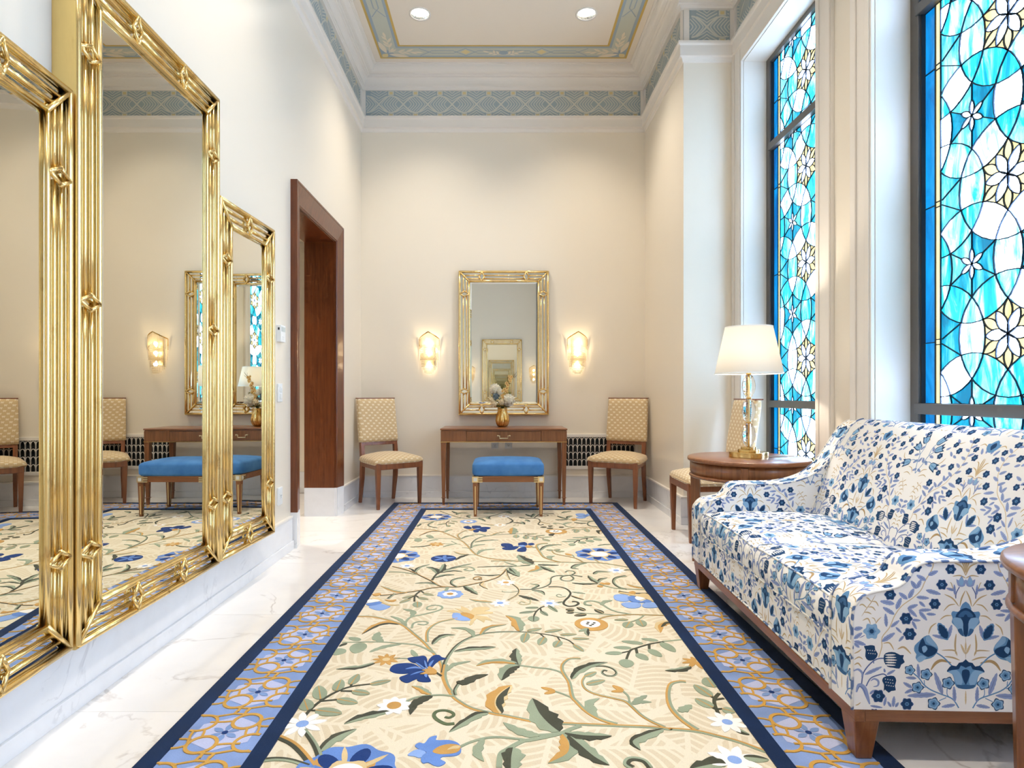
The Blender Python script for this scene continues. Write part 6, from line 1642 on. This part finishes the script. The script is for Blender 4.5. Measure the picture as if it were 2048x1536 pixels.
# flowers
for (x, y, r) in ((508,165,55), (1003,265,54), (685,435,60), (725,610,62), (375,1320,65), (695,1405,60), (1082,45,52), (1180,-130,50), (800,-150,50), (1150,-350,50), (780,-430,50), (450,-300,50), (960,-640,50), (640,-530,46), (330,-700,44), (600,-20,44), (1080,-490,44)): ros(x, y, r)
for (x, y, r) in ((725,1020,52), (908,1065,58), (812,1215,58), (1150,1160,62), (990,1395,62)): rosl(x, y, r)
strk('d', [(165,662),(230,628)], 9); lob('l', 302, 585, 86, 6, .14, 30); lob('m', 302, 585, 44, 6, .2, 18); lob('k', 302, 585, 26, 4, 0, 10)
sym('m', [(1345,235),(1310,260),(1285,310),(1280,345),(1240,350),(1200,345),(1185,380),(1200,420),(1190,470),(1215,500),(1250,540),(1275,590),(1310,620),(1345,635)])
sym('k', [(1345,305),(1300,320),(1255,360),(1232,412),(1290,420),(1310,480),(1322,600),(1345,632)])
sym('n', [(1345,335),(1310,345),(1275,375),(1262,405),(1300,412),(1345,400)])
poly('l', [(1196,432),(1260,416),(1308,450),(1318,520),(1318,590),(1270,556),(1228,508)])
sym('k', [(1345,380),(1325,400),(1316,520),(1326,612),(1345,622)]); poly('n', [(1255,556),(1300,540),(1318,600),(1318,628),(1285,606)])
sym('k', [(1345,886),(1310,920),(1270,928),(1240,968),(1190,958),(1150,1000),(1138,1032),(1200,1040),(1250,1012),(1345,1000)])
sym('m', [(1345,985),(1290,960),(1270,1000),(1200,1010),(1140,1030),(1190,1052),(1215,1110),(1225,1170),(1260,1215),(1345,1226)])
poly('l', [(1152,1034),(1240,1008),(1290,1062),(1310,1150),(1272,1192),(1232,1150),(1206,1066)]); sym('k', [(1345,1000),(1310,1012),(1300,1060),(1320,1130),(1345,1180)]); sym('n', [(1345,1170),(1300,1180),(1240,1176),(1270,1214),(1345,1224)])
poly('m', [(940,620),(880,640),(830,690),(780,740),(775,800),(800,840),(790,880),(830,930),(880,900),(960,880),(1010,840),(1040,780),(1020,720),(970,660)])
poly('k', [(872,650),(832,720),(822,800),(862,832),(930,868),(1008,830),(1028,780),(960,740),(900,722)]); poly('l', [(905,640),(945,628),(1000,700),(1034,760),(960,730),(910,690)]); poly('l', [(802,890),(850,850),(912,868),(862,918),(822,924)]); poly('l', [(860,760),(900,740),(922,780),(880,822)])
poly('k', [(215,755),(260,748),(290,742),(335,750),(340,790),(370,840),(350,890),(310,915),(260,915),(230,870),(235,800)])
poly('k', [(440,850),(490,820),(560,820),(620,850),(660,850),(650,890),(670,930),(630,960),(610,1005),(540,995),(480,985),(440,930)])
for i in range(5): lf(452, 852+28*i, 585-8*abs(i-2), 848+30*i, 20, 'w', True)
poly('k', [(430,1110),(480,1090),(550,1090),(575,1140),(560,1200),(570,1250),(520,1260),(490,1280),(450,1245),(435,1265),(440,1190),(420,1150)])
for (x0, y0, dx, dy) in ((258, 800, 26, 2), (268, 835, 24, 2), (455, 1125, 26, 4), (460, 1160, 26, 4), (470, 1195, 24, 4)):
    for i in range(4): lob('w', x0+dx*i, y0+dy*i, 6, 4, 0, 6)
poly('v', [(1240,-20),(1255,50),(1290,68),(1335,55),(1352,-15),(1325,-5),(1300,-60),(1270,-5)]); poly('l', [(1270,0),(1280,45),(1310,48),(1322,5),(1298,-35)])
# upper blue bells at the tile edge
strk('m', [(100,60),(170,-120),(200,-260),(300,-380)], 13, tap=False); strk('m', [(180,-150),(300,-170),(380,-130)], 11, tap=False); strk('m', [(205,-270),(190,-420),(240,-520)], 11, tap=False)
for (x, y, a) in ((400,-110,.3), (330,-400,-.5), (265,-545,-1.0)):
    ca, sa = cos(a), sin(a)
    g = lambda u, v: (x + u*ca - v*sa, y + u*sa + v*ca)
    poly('k', [g(-60,-30), g(-20,-62), g(60,-70), g(130,-80), g(90,-30), g(140,0), g(90,30), g(125,75), g(50,66), g(-20,58), g(-60,28)]); poly('l', [g(-52,-24), g(-10,-50), g(60,-56), g(80,-20), g(70,14), g(90,50), g(10,46), g(-50,20)]); lf(*g(-40,0), *g(85,0), 22, 'm')
sym('m', [(1345,-690),(1300,-660),(1270,-620),(1225,-610),(1240,-540),(1290,-480),(1345,-460)]); sym('k', [(1345,-640),(1310,-610),(1300,-560),(1345,-500)])
# tip cells to triangles
TW, TH = 2*0.3195, 0.568
TRI = []; _bb = []
for li, (c, pts) in enumerate(PAT):
    x0_, x1_, y0_, y1_ = min(p[0] for p in pts), max(p[0] for p in pts), min(p[1] for p in pts), max(p[1] for p in pts)
    lev = 1 + max([b[4] for b in _bb if b[0] < x1_ and b[1] > x0_ and b[2] < y1_ and b[3] > y0_], default=-1); _bb.append((x0_, x1_, y0_, y1_, lev))
    try: ts = geometry.tessellate_polygon([[Vector((x, y, 0)) for x, y in pts]])
    except Exception: continue
    for t in ts: TRI.append((c, [pts[i] for i in t], 0.0002 + 2.5e-5*lev))
pc = {'k': srgb(38, 70, 108), 'n': srgb(66, 106, 150), 'm': srgb(102, 148, 192), 'l': srgb(140, 180, 214), 'v': srgb(146, 162, 204), 'd': srgb(98, 116, 164), 't': srgb(214, 192, 154), 'T': srgb(182, 152, 108), 'w': srgb(236, 234, 228)}
def cloth(name, c):
    m = M(name, c, 0.85, spec=0.15); n = m.noise(m.coord(scale=(700, 700, 700)), 1, 2); m.bump(n, 0.12, 0.001); return m.m
pk = list(pc.keys()); pmats = [cloth('print ink %d' % i, pc[k]) for i, k in enumerate(pk)]; pidx = {k: i for i, k in enumerate(pk)}
m_cloth = cloth('cream sofa linen', srgb(248, 246, 243))
m_welt = M('striped welt cord', srgb(226, 228, 234), 0.8)
_wv = m_welt.noise(m_welt.coord(scale=(1, 1, 1)), 34, 1); m_welt.col(m_welt.ramp(_wv, [(.50, srgb(238, 234, 226)), (.56, srgb(92, 116, 160))])); m_welt = m_welt.m
def clip_poly(pl, cell):
    for i in range(len(cell)):
        ax, ay = cell[i]; bx, by = cell[(i+1) % len(cell)]; out = []; n = len(pl)
        if n < 3: return []
        ex, ey = bx-ax, by-ay
        d = [ex*(p[1]-ay) - ey*(p[0]-ax) for p in pl]
        for j in range(n):
            k = (j+1) % n
            if d[j] >= 0: out.append(pl[j])
            if (d[j] >= 0) != (d[k] >= 0):
                t = d[j]/(d[j]-d[k]); out.append((pl[j][0]+(pl[k][0]-pl[j][0])*t, pl[j][1]+(pl[k][1]-pl[j][1])*t))
        pl = out
    return pl if len(pl) >= 3 else []
def print_patch(parent, cells, fn, ox, oy, name='floral_print', flip=False, sc=1.0):
    """lay the repeating print on a surface patch; cells are convex, counter-clockwise, in metres"""
    mb = MB()
    U0 = min(p[0] for c in cells for p in c); U1 = max(p[0] for c in cells for p in c); V0 = min(p[1] for c in cells for p in c); V1 = max(p[1] for c in cells for p in c)
    bb = [(min(p[0] for p in c), max(p[0] for p in c), min(p[1] for p in c), max(p[1] for p in c)) for c in cells]
    i0, i1 = floor((U0-ox)/TW - .6), floor((U1-ox)/TW + .6)+1; j0, j1 = floor((V0-oy)/TH - 1), floor((V1-oy)/TH)+1
    for i in range(i0, i1+1):
        for j in range(j0, j1+1):
            sx, sy = ox + i*TW, oy + j*TH
            for c, t, h in TRI:
                p = [(x+sx, y+sy) for x, y in t]
                a0 = min(p[0][0], p[1][0], p[2][0]); a1 = max(p[0][0], p[1][0], p[2][0])
                if a1 < U0 or a0 > U1: continue
                b0 = min(p[0][1], p[1][1], p[2][1]); b1 = max(p[0][1], p[1][1], p[2][1])
                if b1 < V0 or b0 > V1: continue
                if (p[1][0]-p[0][0])*(p[2][1]-p[0][1]) - (p[1][1]-p[0][1])*(p[2][0]-p[0][0]) < 0: p = p[::-1]
                for cell, (q0, q1, r0, r1) in zip(cells, bb):
                    if a1 < q0 or a0 > q1 or b1 < r0 or b0 > r1: continue
                    cp = clip_poly(p, cell)
                    if cp:
                        mb.add([fn(u, v, h) for u, v in cp], [tuple(range(len(cp)))], pidx[c])
    o = mb.build(name, pmats, parent, fix=False); tag(o, 'blue and tan floral print', kind='stuff'); return o

SL, TA, SD = 1.63, 0.125, 0.92
sf = thing('floral_sofa', 'two seat sofa in white linen with blue floral print', 'sofa', (1.03, 1.752, 0), radians(-1.95))
APROF = catmull([(0.0, .168), (0.0, .30), (0.0, .43), (.010, .478), (.038, .505), (.08, .516), (.125, .526), (.153, .547), (.170, .575), (.192, .594), (.235, .602), (.32, .603), (.40, .604), (.46, .610), (.53, .626), (.60, .656), (.66, .702), (.72, .782), (.775, .868), (.82, .922), (.87, .950), (.92, .955)], 3)
def arclen(P):
    s = [0]
    for a, b in zip(P[:-1], P[1:]): s.append(s[-1] + sqrt((a[0]-b[0])**2 + (a[1]-b[1])**2))
    return s
def on_curve(P, S_, v, h, inv=1):
    v = min(max(v, 0), S_[-1]); i = 0
    while i < len(S_)-2 and S_[i+1] < v: i += 1
    t = (v-S_[i])/max(1e-9, S_[i+1]-S_[i]); a, b = P[i], P[i+1]
    dx, dy = b[0]-a[0], b[1]-a[1]; l = sqrt(dx*dx+dy*dy) or 1e-9
    # normal averaged across the joint keeps the print above the facets
    return (a[0]+dx*t - dy/l*h*inv, a[1]+dy*t + dx/l*h*inv)
AS = arclen(APROF)
def make_arm(y0, y1, outer_print, inner_print):
    poly2 = [p for p in APROF] + [(SD, .168)]
    a = MB().prism(poly2, lambda u, v, h: (u, h, v), y0, y1)
    arm = a.build('arm', m_cloth, sf)
    for y in (y0, y1):
        MB().tube([(u - (.003 if i < 9 else 0), y, v) for i, (u, v) in enumerate(APROF)], .0042, 6).build('welt', m_welt, arm)
    cells = [[(y0+.004, AS[i]), (y1-.004, AS[i]), (y1-.004, AS[i+1]), (y0+.004, AS[i+1])] for i in range(len(APROF)-1)]
    print_patch(arm, cells, lambda u, v, h: (lambda q: (q[0], u, q[1]))(on_curve(APROF, AS, v, h)), (y0+y1)/2, .02)
    col = lambda zb: [[(APROF[i][0], zb), (APROF[i+1][0], zb), (APROF[i+1][0], APROF[i+1][1]), (APROF[i][0], APROF[i][1])] for i in range(len(APROF)-1) if APROF[i+1][0] - APROF[i][0] > 1e-4 and APROF[i+1][1] > zb]
    if outer_print: print_patch(arm, col(.168), lambda u, v, h: (u, y0-h, v), .320, .175)
    if inner_print: print_patch(arm, [c for c in col(.43)], lambda u, v, h: (u, y0-h, v), .27, .244)
    return arm
make_arm(0.0, TA, True, False); make_arm(SL-TA, SL, False, True)
# back
BPROF = catmull([(.575, .40), (.60, .47), (.635, .58), (.675, .69), (.725, .80), (.775, .885), (.825, .938), (.870, .958), (.905, .945), (.92, .90), (.92, .70)], 4); BS = arclen(BPROF)
bk = MB().prism(BPROF + [(.92, .20), (.575, .20)], lambda u, v, h: (u, h, v), TA-.002, SL-TA+.002, 0, True).build('backrest', m_cloth, sf)
cells = [[(TA+.006, BS[i]), (SL-TA-.006, BS[i]), (SL-TA-.006, BS[i+1]), (TA+.006, BS[i+1])] for i in range(len(BPROF)-1) if BPROF[i][1] > .43 and i < len(BPROF)-6]
print_patch(bk, cells, lambda u, v, h: (lambda q: (q[0], u, q[1]))(on_curve(BPROF, BS, v, h)), .50, .02)
for y in (TA+.004, SL-TA-.004): MB().tube([(u-.001, y, v+.001) for u, v in BPROF[:30]], .004, 6).build('welt', m_welt, bk)
# front rail
rl = MB().box(.012, .56, TA-.002, SL-TA+.002, .168, .330).build('seat_base', m_cloth, sf)
print_patch(rl, [[(TA, .17), (SL-TA, .17), (SL-TA, .332), (TA, .332)]], lambda u, v, h: (.012-h, u, v), .66, .02)
MB().tube([(.010, TA, .172), (.010, SL-TA, .172)], .0045, 6).build('welt', m_welt, rl)
# seat cushions
SPROF = catmull([(.008, .336), (.002, .37), (.004, .415), (.018, .444), (.05, .456), (.15, .462), (.30, .464), (.45, .462), (.60, .455)], 3); SS = arclen(SPROF)
def cushion_seat(y0, y1, ox):
    yc, hw = (y0+y1)/2, (y1-y0)/2
    def fn(u, v, h):
        q = on_curve(SPROF, SS, v, h); g = max(0, 1 - abs((u-yc)/hw)**5); top = min(1, max(0, (v-.06)/.10))
        return (q[0] - .006*g*(1-top), u, q[1] + .016*g*top - .012*(1-g)*top)
    N = 20; rg = []
    for i in range(N+1):
        u = y0 + (y1-y0)*i/N
        top = [fn(u, v, 0) for v in SS]
        rg.append(top + [(.60, u, .334), (.008, u, .334)])
    cu = MB().loft(rg, 0, True).build('seat_cushion', m_cloth, sf)
    cells = []
    for i in range(N):
        a, b = y0+.004+(y1-y0-.008)*i/N, y0+.004+(y1-y0-.008)*(i+1)/N
        for k in range(len(SS)-1): cells.append([(a, SS[k]), (b, SS[k]), (b, SS[k+1]), (a, SS[k+1])])
    print_patch(cu, cells, lambda u, v, h: fn(u, v, h+.0006), ox, .0)
    for v in (SS[0]+.002, SS[9]):
        MB().tube([fn(y0+.004+(y1-y0-.008)*i/24, v, .001) for i in range(25)], .0042, 6).build('welt', m_welt, cu)
mid_ = SL/2
cushion_seat(TA+.003, mid_-.002, .40); cushion_seat(mid_+.002, SL-TA-.003, 1.16)
# wooden plinth rail and legs
for (x0_, x1_, y0_, y1_) in ((.005, .035, 0.0, SL), (.88, .915, 0, SL), (.035, .88, .004, .034), (.035, .88, SL-.034, SL-.004)):
    MB().box(x0_, x1_, y0_, y1_, .130, .167).build('base_rail', m_wood_y if x1_-x0_ < .1 else m_wood_x, sf, bevel=.003)
for sx, x in ((0, .042), (1, .870)):
    for y in (.042, SL-.042):
        zb = .0135 if sx == 0 else 0.0
        dx_ = .012 if sx == 0 else -.012
        MB().taper((x, y, .132), (x-dx_*.0, y, zb), .074, .074, .046, .046).build('leg', m_wood_z, sf, bevel=.003)
MB().box(.03, .90, .03, SL-.03, .1655, .1675).build('dust_cover', m_dark, sf)
